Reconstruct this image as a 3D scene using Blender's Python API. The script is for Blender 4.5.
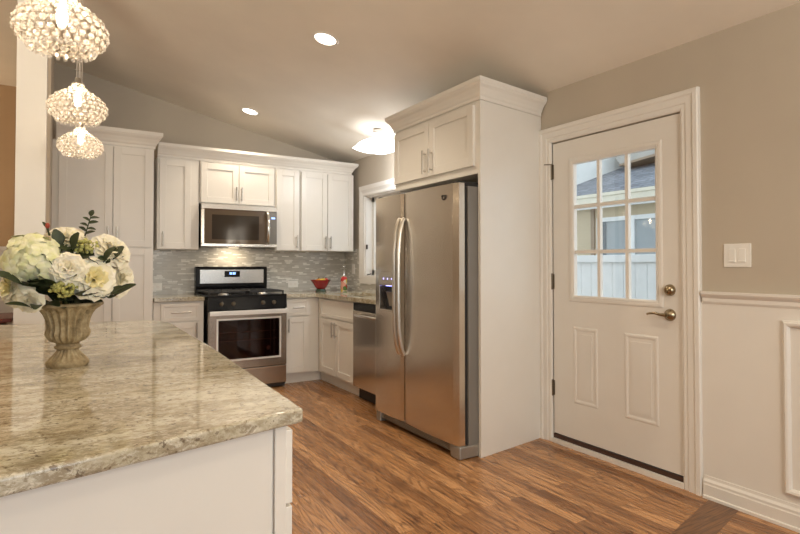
import bpy, bmesh, math, random
from math import pi, sin, cos, radians
from mathutils import Vector, Matrix

# ------------------------------------------------------------------ scene, camera, light
for o in list(bpy.data.objects):
    bpy.data.objects.remove(o)
S = bpy.context.scene
COL = S.collection

cam_d = bpy.data.cameras.new('camera')
cam = bpy.data.objects.new('camera', cam_d)
COL.objects.link(cam)
cam_d.sensor_fit = 'HORIZONTAL'
cam_d.sensor_width = 36.0
cam_d.lens = 541.39 / 800 * 36
cam_d.shift_y = -12.99 / 800
cam_d.clip_start = 0.05
cam.location = (-2.883, -5.8985, 1.2166)
_y, _p = 0.5559, 0.0196
fw = Vector((sin(_y) * cos(_p), cos(_y) * cos(_p), sin(_p)))
cam.rotation_euler = fw.to_track_quat('-Z', 'Y').to_euler()
S.camera = cam

S.view_settings.view_transform = 'Standard'
S.view_settings.look = 'None'
S.view_settings.gamma = 1.0
S.view_settings.use_curve_mapping = False
S.view_settings.exposure = 0.20

world = bpy.data.worlds.new('sky')
S.world = world
world.use_nodes = True
bg = world.node_tree.nodes['Background']
bg.inputs[0].default_value = (0.80, 0.92, 1.0, 1)
bg.inputs[1].default_value = 1.55


def light(name, kind, loc, energy, color, size=None, size_y=None, aim=None, spot=None, blend=0.5, radius=0.05):
    d = bpy.data.lights.new(name, kind)
    d.energy = energy
    d.color = color
    o = bpy.data.objects.new(name, d)
    COL.objects.link(o)
    o.location = loc
    if kind == 'AREA':
        d.shape = 'RECTANGLE'
        d.size = size
        d.size_y = size_y or size
    elif kind == 'SPOT':
        d.spot_size = spot
        d.spot_blend = blend
        d.shadow_soft_size = radius
    elif kind == 'POINT':
        d.shadow_soft_size = radius
    if aim is not None:
        o.rotation_euler = (Vector(aim) - Vector(loc)).to_track_quat('-Z', 'Y').to_euler()
    return o


WARM = (1.0, 0.86, 0.67)
# daylight through the glazed opening behind the camera, then added upward fill lights
light('rear_window_light', 'AREA', (-2.2, -8.85, 1.45), 16, (0.90, 0.95, 1.0), 3.0, 1.8, aim=(-2.0, -3, 1.2))
light('family_fill', 'AREA', (-1.6, -6.9, 1.85), 29, (1.0, 0.90, 0.75), 0.7, 0.7, aim=(-1.5, -4.2, 3.0))  # added fill behind the camera to brighten the ceiling, no lamp stands there
light('dining_fill', 'AREA', (-4.6, -4.4, 1.9), 47, (1.0, 0.88, 0.68), 0.9, 0.9, aim=(-4.4, -4.0, 3.0))  # unseen upward fill, added for soft bounce off the ceiling
light('dining_far_fill', 'AREA', (-4.6, 0.3, 1.2), 12, (1.0, 0.80, 0.55), 0.6, 0.6, aim=(-4.4, 0.4, 3.0))  # added fill for the far dining side, no fixture belongs to it

CEIL0, CEILK = 2.43, 0.22


def ceil_z(x):
    return CEIL0 - CEILK * x


# ------------------------------------------------------------------ materials
def new_mat(name):
    m = bpy.data.materials.new(name)
    m.use_nodes = True
    nt = m.node_tree
    return m, nt, nt.nodes['Principled BSDF']


def N(nt, kind, **kw):
    n = nt.nodes.new(kind)
    for k, v in kw.items():
        setattr(n, k, v)
    return n


def L(nt, a, b):
    nt.links.new(a, b)


def ramp(nt, fac, stops, interp='LINEAR'):
    r = N(nt, 'ShaderNodeValToRGB')
    r.color_ramp.interpolation = interp
    els = r.color_ramp.elements
    while len(els) < len(stops):
        els.new(0.5)
    for e, (p, c) in zip(els, stops):
        e.position = p
        e.color = (*c, 1) if len(c) == 3 else c
    L(nt, fac, r.inputs[0])
    return r.outputs[0]


def mix(nt, fac, a, b, mode='MIX'):
    m = N(nt, 'ShaderNodeMix', data_type='RGBA', blend_type=mode)
    for sock, v in ((m.inputs[0], fac), (m.inputs[6], a), (m.inputs[7], b)):
        if isinstance(v, (int, float)):
            sock.default_value = v
        elif isinstance(v, tuple):
            sock.default_value = (*v, 1)
        else:
            L(nt, v, sock)
    return m.outputs[2]


def coords(nt, scale=(1, 1, 1), rot=(0, 0, 0)):
    g = N(nt, 'ShaderNodeNewGeometry')
    mp = N(nt, 'ShaderNodeMapping')
    mp.inputs['Scale'].default_value = scale
    mp.inputs['Rotation'].default_value = rot
    L(nt, g.outputs['Position'], mp.inputs[0])
    return mp.outputs[0]


def noise(nt, vec, scale, detail=4, rough=0.5, dist=0.0):
    n = N(nt, 'ShaderNodeTexNoise')
    n.inputs['Scale'].default_value = scale
    n.inputs['Detail'].default_value = detail
    n.inputs['Roughness'].default_value = rough
    n.inputs['Distortion'].default_value = dist
    L(nt, vec, n.inputs['Vector'])
    return n.outputs[0]


def bump(nt, bsdf, height, strength=0.2, dist=0.01):
    b = N(nt, 'ShaderNodeBump')
    b.inputs['Strength'].default_value = strength
    b.inputs['Distance'].default_value = dist
    L(nt, height, b.inputs['Height'])
    L(nt, b.outputs[0], bsdf.inputs['Normal'])


def simple(name, col, rough=0.5, metal=0.0, var=0.04, spec=0.5, coat=0.0, nscale=6.0):
    m, nt, b = new_mat(name)
    v = noise(nt, coords(nt), nscale, 3)
    lo = tuple(c * (1 - var) for c in col)
    hi = tuple(min(1, c * (1 + var)) for c in col)
    L(nt, ramp(nt, v, [(0.3, lo), (0.7, hi)]), b.inputs['Base Color'])
    b.inputs['Roughness'].default_value = rough
    b.inputs['Metallic'].default_value = metal
    b.inputs['Specular IOR Level'].default_value = spec
    b.inputs['Coat Weight'].default_value = coat
    return m


def emit_mat(name, col, strength, base=(0.9, 0.9, 0.9)):
    m, nt, b = new_mat(name)
    b.inputs['Base Color'].default_value = (*base, 1)
    b.inputs['Emission Color'].default_value = (*col, 1)
    b.inputs['Emission Strength'].default_value = strength
    return m


M = {}
M['cab'] = simple('cabinet_paint', (0.80, 0.765, 0.705), 0.32, var=0.012)
M['trim'] = simple('trim_paint', (0.80, 0.765, 0.71), 0.35, var=0.012)
M['door'] = simple('door_paint', (0.79, 0.755, 0.70), 0.38, var=0.012)
M['nickel'] = simple('brushed_nickel', (0.56, 0.53, 0.49), 0.3, 1.0)
M['silver'] = simple('silver_trim', (0.86, 0.84, 0.80), 0.35, 0.4)
M['knob'] = simple('dark_knob', (0.17, 0.14, 0.10), 0.3, 0.7)
M['chrome'] = simple('chrome', (0.8, 0.8, 0.8), 0.08, 1.0)
M['brass'] = simple('aged_brass', (0.36, 0.29, 0.19), 0.25, 1.0, var=0.2, nscale=60)
M['black'] = simple('black_enamel', (0.006, 0.006, 0.007), 0.2, spec=0.3)
M['iron'] = simple('cast_iron', (0.02, 0.02, 0.021), 0.55)
M['rubber'] = simple('dark_gasket', (0.02, 0.019, 0.018), 0.7)
M['kick'] = simple('black_kick', (0.025, 0.018, 0.014), 0.5)
M['body_grey'] = simple('grey_appliance_side', (0.20, 0.185, 0.165), 0.45, 0.0)
M['grille'] = simple('grey_metal_grille', (0.36, 0.34, 0.31), 0.35, 0.6)
M['plastic'] = simple('white_plastic', (0.84, 0.82, 0.77), 0.35)
M['cable'] = simple('pendant_cable', (0.55, 0.5, 0.45), 0.35, 0.6)
M['sill'] = simple('dark_sill', (0.06, 0.028, 0.018), 0.45)
M['redwood'] = simple('mahogany', (0.20, 0.045, 0.025), 0.3, var=0.2)


def wall_mat(name, col, var=0.05):
    m, nt, b = new_mat(name)
    v = noise(nt, coords(nt), 1.7, 4)
    L(nt, ramp(nt, v, [(0.3, tuple(c * (1 - var) for c in col)), (0.7, tuple(c * (1 + var) for c in col))]), b.inputs['Base Color'])
    b.inputs['Roughness'].default_value = 0.75
    b.inputs['Specular IOR Level'].default_value = 0.3
    bump(nt, b, noise(nt, coords(nt), 180, 2), 0.06, 0.002)
    return m


M['wall'] = wall_mat('greige_wall_paint', (0.51, 0.445, 0.36))
M['ceiling'] = wall_mat('ceiling_paint', (0.84, 0.775, 0.675))
M['dining'] = wall_mat('warm_tan_paint', (0.52, 0.36, 0.22))


def floor_mat():
    m, nt, b = new_mat('oak_floor')
    g = N(nt, 'ShaderNodeNewGeometry')
    sep = N(nt, 'ShaderNodeSeparateXYZ')
    L(nt, g.outputs['Position'], sep.inputs[0])
    cmb = N(nt, 'ShaderNodeCombineXYZ')          # plank length runs along Y
    L(nt, sep.outputs['Y'], cmb.inputs['X'])
    L(nt, sep.outputs['X'], cmb.inputs['Y'])
    br = N(nt, 'ShaderNodeTexBrick')
    br.offset = 0.37
    br.offset_frequency = 2
    br.squash = 1.0
    br.inputs['Color1'].default_value = (0, 0, 0, 1)
    br.inputs['Color2'].default_value = (1, 1, 1, 1)
    br.inputs['Mortar'].default_value = (0.5, 0.5, 0.5, 1)
    br.inputs['Scale'].default_value = 1.0
    br.inputs['Mortar Size'].default_value = 0.0008
    br.inputs['Mortar Smooth'].default_value = 0.1
    br.inputs['Brick Width'].default_value = 0.95
    br.inputs['Row Height'].default_value = 0.083
    L(nt, cmb.outputs[0], br.inputs['Vector'])
    # shift the grain per plank
    add = N(nt, 'ShaderNodeVectorMath', operation='MULTIPLY_ADD')
    L(nt, br.outputs['Color'], add.inputs[0])
    add.inputs[1].default_value = (7.3, 3.1, 5.0)
    L(nt, g.outputs['Position'], add.inputs[2])
    mp = N(nt, 'ShaderNodeMapping')
    mp.inputs['Scale'].default_value = (34, 1.6, 1)
    L(nt, add.outputs[0], mp.inputs[0])
    fine = noise(nt, mp.outputs[0], 2.2, 6, 0.65, 0.3)
    mp2 = N(nt, 'ShaderNodeMapping')
    mp2.inputs['Scale'].default_value = (9, 0.9, 1)
    L(nt, add.outputs[0], mp2.inputs[0])
    cont = noise(nt, mp2.outputs[0], 0.8, 2, 0.45, 0.15)
    mulc = N(nt, 'ShaderNodeMath', operation='MULTIPLY')
    L(nt, cont, mulc.inputs[0])
    mulc.inputs[1].default_value = 20.0
    wv = N(nt, 'ShaderNodeMath', operation='FRACT')
    L(nt, mulc.outputs[0], wv.inputs[0])
    plank = ramp(nt, br.outputs['Color'], [(0.0, (0.29, 0.134, 0.054)), (0.5, (0.45, 0.222, 0.092)), (1.0, (0.60, 0.318, 0.142))])
    g1 = ramp(nt, fine, [(0.38, (0.30, 0.25, 0.22)), (0.52, (1.0, 1.0, 1.0))])
    c = mix(nt, 0.75, plank, g1, 'MULTIPLY')
    g2 = ramp(nt, wv.outputs[0], [(0.0, (0.16, 0.11, 0.09)), (0.20, (0.85, 0.85, 0.85)), (0.35, (0.97, 0.97, 0.97)), (0.75, (1.0, 1.0, 1.0)), (1.0, (0.55, 0.48, 0.44))])
    c = mix(nt, 0.72, c, g2, 'MULTIPLY')
    gap = N(nt, 'ShaderNodeMath', operation='MULTIPLY')
    L(nt, br.outputs['Fac'], gap.inputs[0])
    gap.inputs[1].default_value = 0.7
    c = mix(nt, gap.outputs[0], c, (0.07, 0.032, 0.015))
    L(nt, c, b.inputs['Base Color'])
    rr = ramp(nt, fine, [(0.3, (0.34, 0.34, 0.34)), (0.7, (0.22, 0.22, 0.22))])
    L(nt, rr, b.inputs['Roughness'])
    inv = N(nt, 'ShaderNodeMath', operation='SUBTRACT')
    inv.inputs[0].default_value = 1
    L(nt, br.outputs['Fac'], inv.inputs[1])
    bump(nt, b, inv.outputs[0], 0.25, 0.001)
    return m


M['floor'] = floor_mat()


def granite_mat(name='cream_granite', k=1.0):
    m, nt, b = new_mat(name)
    v = coords(nt, (1, 1, 1), (0, 0, radians(-12)))
    vs = coords(nt, (5.5, 12.0, 9), (0, 0, radians(14)))
    big = noise(nt, vs, 1.2, 7, 0.66, 0.8)
    c = ramp(nt, big, [(0.30, (0.31, 0.265, 0.175)), (0.43, (0.53, 0.475, 0.345)), (0.55, (0.67, 0.625, 0.50)), (0.80, (0.72, 0.69, 0.60))])
    mid = noise(nt, coords(nt, (22, 40, 40), (0, 0, radians(14))), 1.7, 6, 0.74, 0.8)
    c = mix(nt, ramp(nt, mid, [(0.50, (0, 0, 0)), (0.60, (0.8, 0.8, 0.8))]), c, (0.24, 0.19, 0.12))
    grain = noise(nt, v, 120, 4, 0.75)
    c = mix(nt, ramp(nt, grain, [(0.56, (0, 0, 0)), (0.70, (0.6, 0.6, 0.6))]), c, (0.27, 0.21, 0.15))
    c = mix(nt, ramp(nt, grain, [(0.30, (0.6, 0.6, 0.6)), (0.44, (0, 0, 0))]), c, (0.82, 0.78, 0.70))
    patch = noise(nt, coords(nt, (3.2, 7.0, 6), (0, 0, radians(20))), 1.5, 5, 0.6, 0.6)
    fl = noise(nt, coords(nt, (42, 70, 70), (0, 0, radians(20))), 1.5, 5, 0.75, 0.5)
    pm = N(nt, 'ShaderNodeMath', operation='MULTIPLY')
    L(nt, ramp(nt, patch, [(0.44, (0, 0, 0)), (0.60, (1, 1, 1))]), pm.inputs[0])
    L(nt, ramp(nt, fl, [(0.42, (0, 0, 0)), (0.54, (0.85, 0.85, 0.85))]), pm.inputs[1])
    c = mix(nt, pm.outputs[0], c, (0.27, 0.21, 0.125))
    spots = noise(nt, v, 75, 3, 0.65)
    c = mix(nt, ramp(nt, spots, [(0.60, (0, 0, 0)), (0.66, (0.85, 0.85, 0.85))]), c, (0.14, 0.10, 0.065))
    L(nt, c, b.inputs['Base Color'])
    b.inputs['Roughness'].default_value = 0.07
    b.inputs['Specular IOR Level'].default_value = 0.75
    return m


M['granite'] = granite_mat()


def tile_mat():
    m, nt, b = new_mat('linear_mosaic_tile')
    g = N(nt, 'ShaderNodeNewGeometry')
    sep = N(nt, 'ShaderNodeSeparateXYZ')
    L(nt, g.outputs['Position'], sep.inputs[0])
    ad = N(nt, 'ShaderNodeMath', operation='ADD')
    L(nt, sep.outputs['X'], ad.inputs[0])
    L(nt, sep.outputs['Y'], ad.inputs[1])
    cmb = N(nt, 'ShaderNodeCombineXYZ')
    L(nt, ad.outputs[0], cmb.inputs['X'])
    L(nt, sep.outputs['Z'], cmb.inputs['Y'])
    br = N(nt, 'ShaderNodeTexBrick')
    br.offset = 0.43
    br.offset_frequency = 3
    br.squash = 1.7
    br.squash_frequency = 2
    br.inputs['Color1'].default_value = (0, 0, 0, 1)
    br.inputs['Color2'].default_value = (1, 1, 1, 1)
    br.inputs['Mortar'].default_value = (0.5, 0.5, 0.5, 1)
    br.inputs['Scale'].default_value = 1.0
    br.inputs['Mortar Size'].default_value = 0.0016
    br.inputs['Brick Width'].default_value = 0.05
    br.inputs['Row Height'].default_value = 0.0155
    L(nt, cmb.outputs[0], br.inputs['Vector'])
    c = ramp(nt, br.outputs['Color'], [(0.0, (0.50, 0.475, 0.425)), (0.5, (0.575, 0.55, 0.495)), (0.72, (0.63, 0.605, 0.55)), (0.84, (0.86, 0.84, 0.78))])
    c = mix(nt, br.outputs['Fac'], c, (0.55, 0.54, 0.50))
    L(nt, c, b.inputs['Base Color'])
    b.inputs['Roughness'].default_value = 0.18
    inv = N(nt, 'ShaderNodeMath', operation='SUBTRACT')
    inv.inputs[0].default_value = 1
    L(nt, br.outputs['Fac'], inv.inputs[1])
    bump(nt, b, inv.outputs[0], 0.5, 0.002)
    return m


M['tile'] = tile_mat()


def steel_mat(name, col=(0.70, 0.635, 0.55), rough=0.24, axis='h'):
    m, nt, b = new_mat(name)
    tg = N(nt, 'ShaderNodeTangent', direction_type='RADIAL', axis='Z')
    L(nt, tg.outputs[0], b.inputs['Tangent'])
    b.inputs['Anisotropic'].default_value = 0.75
    v = noise(nt, coords(nt, (2, 2, 420)), 1.0, 2)
    L(nt, ramp(nt, v, [(0.3, tuple(c * 0.985 for c in col)), (0.7, tuple(c * 1.015 for c in col))]), b.inputs['Base Color'])
    b.inputs['Metallic'].default_value = 1.0
    L(nt, ramp(nt, v, [(0.3, (rough * 0.95,) * 3), (0.7, (rough * 1.05,) * 3)]), b.inputs['Roughness'])
    return m


M['steel'] = steel_mat('brushed_stainless')
M['steel_dark'] = steel_mat('range_stainless', (0.50, 0.46, 0.40), 0.22)
M['silver_steel'] = steel_mat('satin_handle', (0.70, 0.66, 0.59), 0.36)
M['steel_bright'] = steel_mat('polished_stainless', (0.74, 0.71, 0.67), 0.2)


def glass_mat(name, tint=(1, 1, 1), refl=1.0, dark=0.0):
    """thin glass: clear pass-through with fresnel reflection"""
    m = bpy.data.materials.new(name)
    m.use_nodes = True
    nt = m.node_tree
    nt.nodes.clear()
    out = N(nt, 'ShaderNodeOutputMaterial')
    tr = N(nt, 'ShaderNodeBsdfTransparent')
    tr.inputs[0].default_value = (*tint, 1)
    gl = N(nt, 'ShaderNodeBsdfGlossy')
    gl.inputs['Roughness'].default_value = 0.0
    lw = N(nt, 'ShaderNodeLayerWeight')
    lw.inputs['Blend'].default_value = 0.5
    pw = N(nt, 'ShaderNodeMath', operation='POWER')
    L(nt, lw.outputs['Facing'], pw.inputs[0])
    pw.inputs[1].default_value = 5.0
    mu = N(nt, 'ShaderNodeMath', operation='MULTIPLY_ADD')
    L(nt, pw.outputs[0], mu.inputs[0])
    mu.inputs[1].default_value = 0.9
    mu.inputs[2].default_value = 0.045 * refl
    mu.use_clamp = True
    ms = N(nt, 'ShaderNodeMixShader')
    L(nt, mu.outputs[0], ms.inputs[0])
    L(nt, tr.outputs[0], ms.inputs[1])
    L(nt, gl.outputs[0], ms.inputs[2])
    L(nt, ms.outputs[0], out.inputs[0])
    return m


M['glass'] = glass_mat('window_glass', refl=1.5)
M['oven_glass'] = glass_mat('oven_glass', (0.50, 0.36, 0.34), 1.0)
M['micro_glass'] = simple('dark_microwave_glass', (0.105, 0.07, 0.042), 0.07, spec=0.8)
M['micro_dark'] = simple('microwave_screen', (0.035, 0.024, 0.015), 0.1)
M['oven_inside'] = simple('oven_enamel', (0.055, 0.018, 0.026), 0.35)


def crystal_mat():
    m = bpy.data.materials.new('crystal_beads')
    m.use_nodes = True
    nt = m.node_tree
    nt.nodes.clear()
    out = N(nt, 'ShaderNodeOutputMaterial')
    tl = N(nt, 'ShaderNodeBsdfTranslucent')
    tl.inputs[0].default_value = (0.95, 0.92, 0.88, 1)
    gl = N(nt, 'ShaderNodeBsdfGlossy')
    gl.inputs['Roughness'].default_value = 0.08
    df = N(nt, 'ShaderNodeBsdfTransparent')
    a = N(nt, 'ShaderNodeMixShader')
    a.inputs[0].default_value = 0.28
    L(nt, tl.outputs[0], a.inputs[1])
    L(nt, gl.outputs[0], a.inputs[2])
    c = N(nt, 'ShaderNodeMixShader')
    c.inputs[0].default_value = 0.25
    L(nt, a.outputs[0], c.inputs[1])
    L(nt, df.outputs[0], c.inputs[2])
    L(nt, c.outputs[0], out.inputs[0])
    return m


M['crystal'] = crystal_mat()
M['ring'] = simple('polished_ring', (0.60, 0.53, 0.45), 0.3, 1.0)
M['bulb'] = emit_mat('warm_bulb', (1.0, 0.82, 0.58), 30)
M['can_lens'] = emit_mat('can_lens', (1.0, 0.90, 0.76), 7)
M['flush_glass'] = emit_mat('flush_glass', (0.97, 0.98, 1.0), 2.6)
M['blue_led'] = emit_mat('blue_led', (0.25, 0.45, 1.0), 3.0, (0.02, 0.02, 0.05))
M['dispenser_led'] = emit_mat('dispenser_led', (0.35, 0.35, 1.0), 4.0, (0.02, 0.02, 0.05))


def petal_mat(name, outer, inner):
    m, nt, b = new_mat(name)
    v = noise(nt, coords(nt), 45, 3)
    L(nt, ramp(nt, v, [(0.3, inner), (0.65, outer)]), b.inputs['Base Color'])
    b.inputs['Roughness'].default_value = 0.55
    b.inputs['Subsurface Weight'].default_value = 0.15
    b.inputs['Subsurface Radius'].default_value = (0.01, 0.008, 0.004)
    b.inputs['Subsurface Scale'].default_value = 0.3
    return m


M['petal'] = petal_mat('cream_petal', (0.92, 0.86, 0.70), (0.87, 0.79, 0.57))
M['petal_y'] = petal_mat('yellow_petal', (0.87, 0.80, 0.50), (0.82, 0.70, 0.32))
M['hydrangea'] = petal_mat('lime_petal', (0.85, 0.83, 0.60), (0.72, 0.72, 0.34))
M['berry'] = petal_mat('green_berry', (0.55, 0.52, 0.18), (0.36, 0.34, 0.08))
M['leaf'] = petal_mat('dark_leaf', (0.045, 0.06, 0.018), (0.018, 0.026, 0.008))
M['leaf2'] = petal_mat('olive_leaf', (0.15, 0.15, 0.045), (0.07, 0.075, 0.02))
M['redbud'] = petal_mat('red_bud', (0.45, 0.08, 0.03), (0.3, 0.03, 0.02))


def urn_mat():
    m, nt, b = new_mat('weathered_stone')
    v = noise(nt, coords(nt), 38, 6, 0.65)
    c = ramp(nt, v, [(0.3, (0.15, 0.105, 0.05)), (0.5, (0.34, 0.255, 0.135)), (0.72, (0.52, 0.42, 0.26))])
    L(nt, c, b.inputs['Base Color'])
    b.inputs['Roughness'].default_value = 0.7
    bump(nt, b, v, 0.4, 0.003)
    return m


M['urn'] = urn_mat()
M['bowl_red'] = simple('red_ceramic', (0.28, 0.010, 0.012), 0.15, var=0.15)
M['bowl_foot'] = simple('dark_green_foot', (0.02, 0.05, 0.025), 0.2)
M['fruit_y'] = simple('yellow_fruit', (0.75, 0.5, 0.05), 0.4, var=0.2, nscale=30)
M['fruit_o'] = simple('orange_fruit', (0.7, 0.22, 0.03), 0.4, var=0.2, nscale=30)
M['fruit_r'] = simple('red_fruit', (0.55, 0.03, 0.03), 0.3, var=0.2, nscale=30)


def bottle_mat():
    m, nt, b = new_mat('painted_bottle')
    vor = N(nt, 'ShaderNodeTexVoronoi')
    vor.inputs['Scale'].default_value = 26
    L(nt, coords(nt), vor.inputs['Vector'])
    sepc = N(nt, 'ShaderNodeSeparateColor')
    L(nt, vor.outputs['Color'], sepc.inputs[0])
    c = ramp(nt, sepc.outputs[0], [(0.0, (0.55, 0.04, 0.04)), (0.3, (0.75, 0.35, 0.25)), (0.55, (0.8, 0.6, 0.1)), (0.8, (0.8, 0.66, 0.5)), (0.92, (0.12, 0.22, 0.06))], 'CONSTANT')
    L(nt, c, b.inputs['Base Color'])
    b.inputs['Roughness'].default_value = 0.15
    return m


M['bottle'] = bottle_mat()


def siding_mat(name, col, pitch=0.12):
    m, nt, b = new_mat(name)
    g = N(nt, 'ShaderNodeNewGeometry')
    sep = N(nt, 'ShaderNodeSeparateXYZ')
    L(nt, g.outputs['Position'], sep.inputs[0])
    md = N(nt, 'ShaderNodeMath', operation='MODULO')
    L(nt, sep.outputs['Z'], md.inputs[0])
    md.inputs[1].default_value = pitch
    bump(nt, b, md.outputs[0], 0.9, 0.2)
    v = noise(nt, coords(nt), 3, 3)
    L(nt, ramp(nt, v, [(0.3, tuple(c * 0.95 for c in col)), (0.7, col)]), b.inputs['Base Color'])
    b.inputs['Roughness'].default_value = 0.6
    return m


M['siding'] = siding_mat('tan_siding', (0.62, 0.52, 0.36))
M['gable'] = simple('white_gable', (0.80, 0.82, 0.80), 0.6)
M['out_white'] = simple('outdoor_white', (0.82, 0.84, 0.84), 0.5)
M['out_cream'] = simple('cream_gutter', (0.70, 0.66, 0.54), 0.5)
M['soffit'] = simple('brown_soffit', (0.30, 0.22, 0.15), 0.6)
M['blind'] = simple('grey_blind', (0.36, 0.40, 0.42), 0.6)
M['dark_pane'] = simple('dark_pane', (0.10, 0.13, 0.15), 0.08)
M['ground'] = simple('concrete_ground', (0.45, 0.44, 0.42), 0.8, var=0.15)


def shingle_mat():
    m, nt, b = new_mat('grey_shingles')
    br = N(nt, 'ShaderNodeTexBrick')
    br.inputs['Color1'].default_value = (0.16, 0.18, 0.21, 1)
    br.inputs['Color2'].default_value = (0.27, 0.29, 0.33, 1)
    br.inputs['Mortar'].default_value = (0.09, 0.10, 0.12, 1)
    br.inputs['Scale'].default_value = 1
    br.inputs['Brick Width'].default_value = 0.3
    br.inputs['Row Height'].default_value = 0.13
    br.inputs['Mortar Size'].default_value = 0.01
    g = N(nt, 'ShaderNodeNewGeometry')
    sep = N(nt, 'ShaderNodeSeparateXYZ')
    L(nt, g.outputs['Position'], sep.inputs[0])
    cmb = N(nt, 'ShaderNodeCombineXYZ')
    L(nt, sep.outputs['Y'], cmb.inputs['X'])
    L(nt, sep.outputs['X'], cmb.inputs['Y'])
    L(nt, cmb.outputs[0], br.inputs['Vector'])
    v = noise(nt, coords(nt), 14, 4)
    L(nt, mix(nt, 0.5, br.outputs['Color'], ramp(nt, v, [(0.3, (0.4, 0.4, 0.4)), (0.7, (1.2, 1.2, 1.2))]), 'MULTIPLY'), b.inputs['Base Color'])
    b.inputs['Roughness'].default_value = 0.9
    return m


M['shingle'] = shingle_mat()

# ------------------------------------------------------------------ mesh helpers
ORG = {}


class MB:
    """collects shapes for ONE mesh"""

    def __init__(self, frame=None):
        self.v, self.f, self.mi, self.sm = [], [], [], []
        self.frame = frame
        self.m = 0

    def add(self, verts, faces, smooth=False, world=False):
        n = len(self.v)
        for p in verts:
            self.v.append(Vector(p) if (world or self.frame is None) else self.frame(p))
        for f in faces:
            self.f.append([n + i for i in f])
            self.mi.append(self.m)
            self.sm.append(smooth)
        return self

    def mat(self, i):
        self.m = i
        return self

    def box(self, x0, x1, y0, y1, z0, z1):
        vs = [(x, y, z) for z in (z0, z1) for y in (y0, y1) for x in (x0, x1)]
        self.add(vs, [(0, 1, 3, 2), (4, 6, 7, 5), (0, 4, 5, 1), (2, 3, 7, 6), (0, 2, 6, 4), (1, 5, 7, 3)])
        return self

    def prism(self, poly, a0, a1, axis='z'):
        n = len(poly)
        fn = {'z': lambda p, a: (p[0], p[1], a), 'y': lambda p, a: (p[0], a, p[1]), 'x': lambda p, a: (a, p[0], p[1])}[axis]
        vs = [fn(p, a0) for p in poly] + [fn(p, a1) for p in poly]
        fs = [tuple(range(n)), tuple(range(2 * n - 1, n - 1, -1))]
        for i in range(n):
            j = (i + 1) % n
            fs.append((i, j, n + j, n + i))
        self.add(vs, fs)
        return self

    def tube(self, path, r, seg=8, caps=True, smooth=True, flat=1.0):
        P = [Vector(p) for p in path]
        rs = r if isinstance(r, (list, tuple)) else [r] * len(P)
        ref = None
        rings = []
        for i, p in enumerate(P):
            t = (P[min(i + 1, len(P) - 1)] - P[max(i - 1, 0)]).normalized()
            if ref is None:
                ref = Vector((0, 0, 1)) if abs(t.z) < 0.9 else Vector((1, 0, 0))
            a = t.cross(ref).normalized()
            b = a.cross(t).normalized()
            ref = b
            rings.append([p + (a * cos(2 * pi * k / seg) + b * sin(2 * pi * k / seg) * flat) * rs[i] for k in range(seg)])
        vs = [q for rg in rings for q in rg]
        fs = []
        for i in range(len(P) - 1):
            for k in range(seg):
                k2 = (k + 1) % seg
                fs.append((i * seg + k, i * seg + k2, (i + 1) * seg + k2, (i + 1) * seg + k))
        self.add(vs, fs, smooth)
        if caps:
            n = len(P)
            self.add(rings[0], [tuple(range(seg))[::-1]])
            self.add(rings[-1], [tuple(range(seg))])
        return self

    def lathe(self, prof, c, seg=32, axis=(0, 0, 1), smooth=True, ripple=None, cap0=True, cap1=True):
        ax = Vector(axis).normalized()
        ref = Vector((1, 0, 0)) if abs(ax.x) < 0.9 else Vector((0, 1, 0))
        a = (ref - ax * ref.dot(ax)).normalized()
        b = ax.cross(a)
        c = Vector(c)
        vs, fs = [], []
        for i, (r, h) in enumerate(prof):
            for k in range(seg):
                t = 2 * pi * k / seg
                rr = r * (ripple(i, t) if ripple else 1)
                vs.append(c + ax * h + (a * cos(t) + b * sin(t)) * rr)
        for i in range(len(prof) - 1):
            for k in range(seg):
                k2 = (k + 1) % seg
                fs.append((i * seg + k, i * seg + k2, (i + 1) * seg + k2, (i + 1) * seg + k))
        self.add(vs, fs, smooth)
        if cap0 and prof[0][0] > 1e-5:
            self.add(vs[:seg], [tuple(range(seg))[::-1]])
        if cap1 and prof[-1][0] > 1e-5:
            self.add(vs[-seg:], [tuple(range(seg))])
        return self

    def ball(self, c, r, seg=10, rings=6, sc=(1, 1, 1)):
        vs, fs = [], []
        for i in range(rings + 1):
            ph = pi * i / rings
            for k in range(seg):
                t = 2 * pi * k / seg
                vs.append((c[0] + r * sc[0] * sin(ph) * cos(t), c[1] + r * sc[1] * sin(ph) * sin(t), c[2] + r * sc[2] * cos(ph)))
        for i in range(rings):
            for k in range(seg):
                k2 = (k + 1) % seg
                fs.append((i * seg + k, (i + 1) * seg + k, (i + 1) * seg + k2, i * seg + k2))
        self.add(vs, fs, True)
        return self

    def torus(self, c, R, r, axis, seg=12, sub=5):
        ax = Vector(axis).normalized()
        ref = Vector((1, 0, 0)) if abs(ax.x) < 0.9 else Vector((0, 1, 0))
        a = (ref - ax * ref.dot(ax)).normalized()
        b = ax.cross(a)
        c = Vector(c)
        vs, fs = [], []
        for i in range(seg):
            t = 2 * pi * i / seg
            d = a * cos(t) + b * sin(t)
            for k in range(sub):
                s = 2 * pi * k / sub
                vs.append(c + d * (R + r * cos(s)) + ax * r * sin(s))
        for i in range(seg):
            for k in range(sub):
                i2, k2 = (i + 1) % seg, (k + 1) % sub
                fs.append((i * sub + k, i2 * sub + k, i2 * sub + k2, i * sub + k2))
        self.add(vs, fs, True)
        return self

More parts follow.
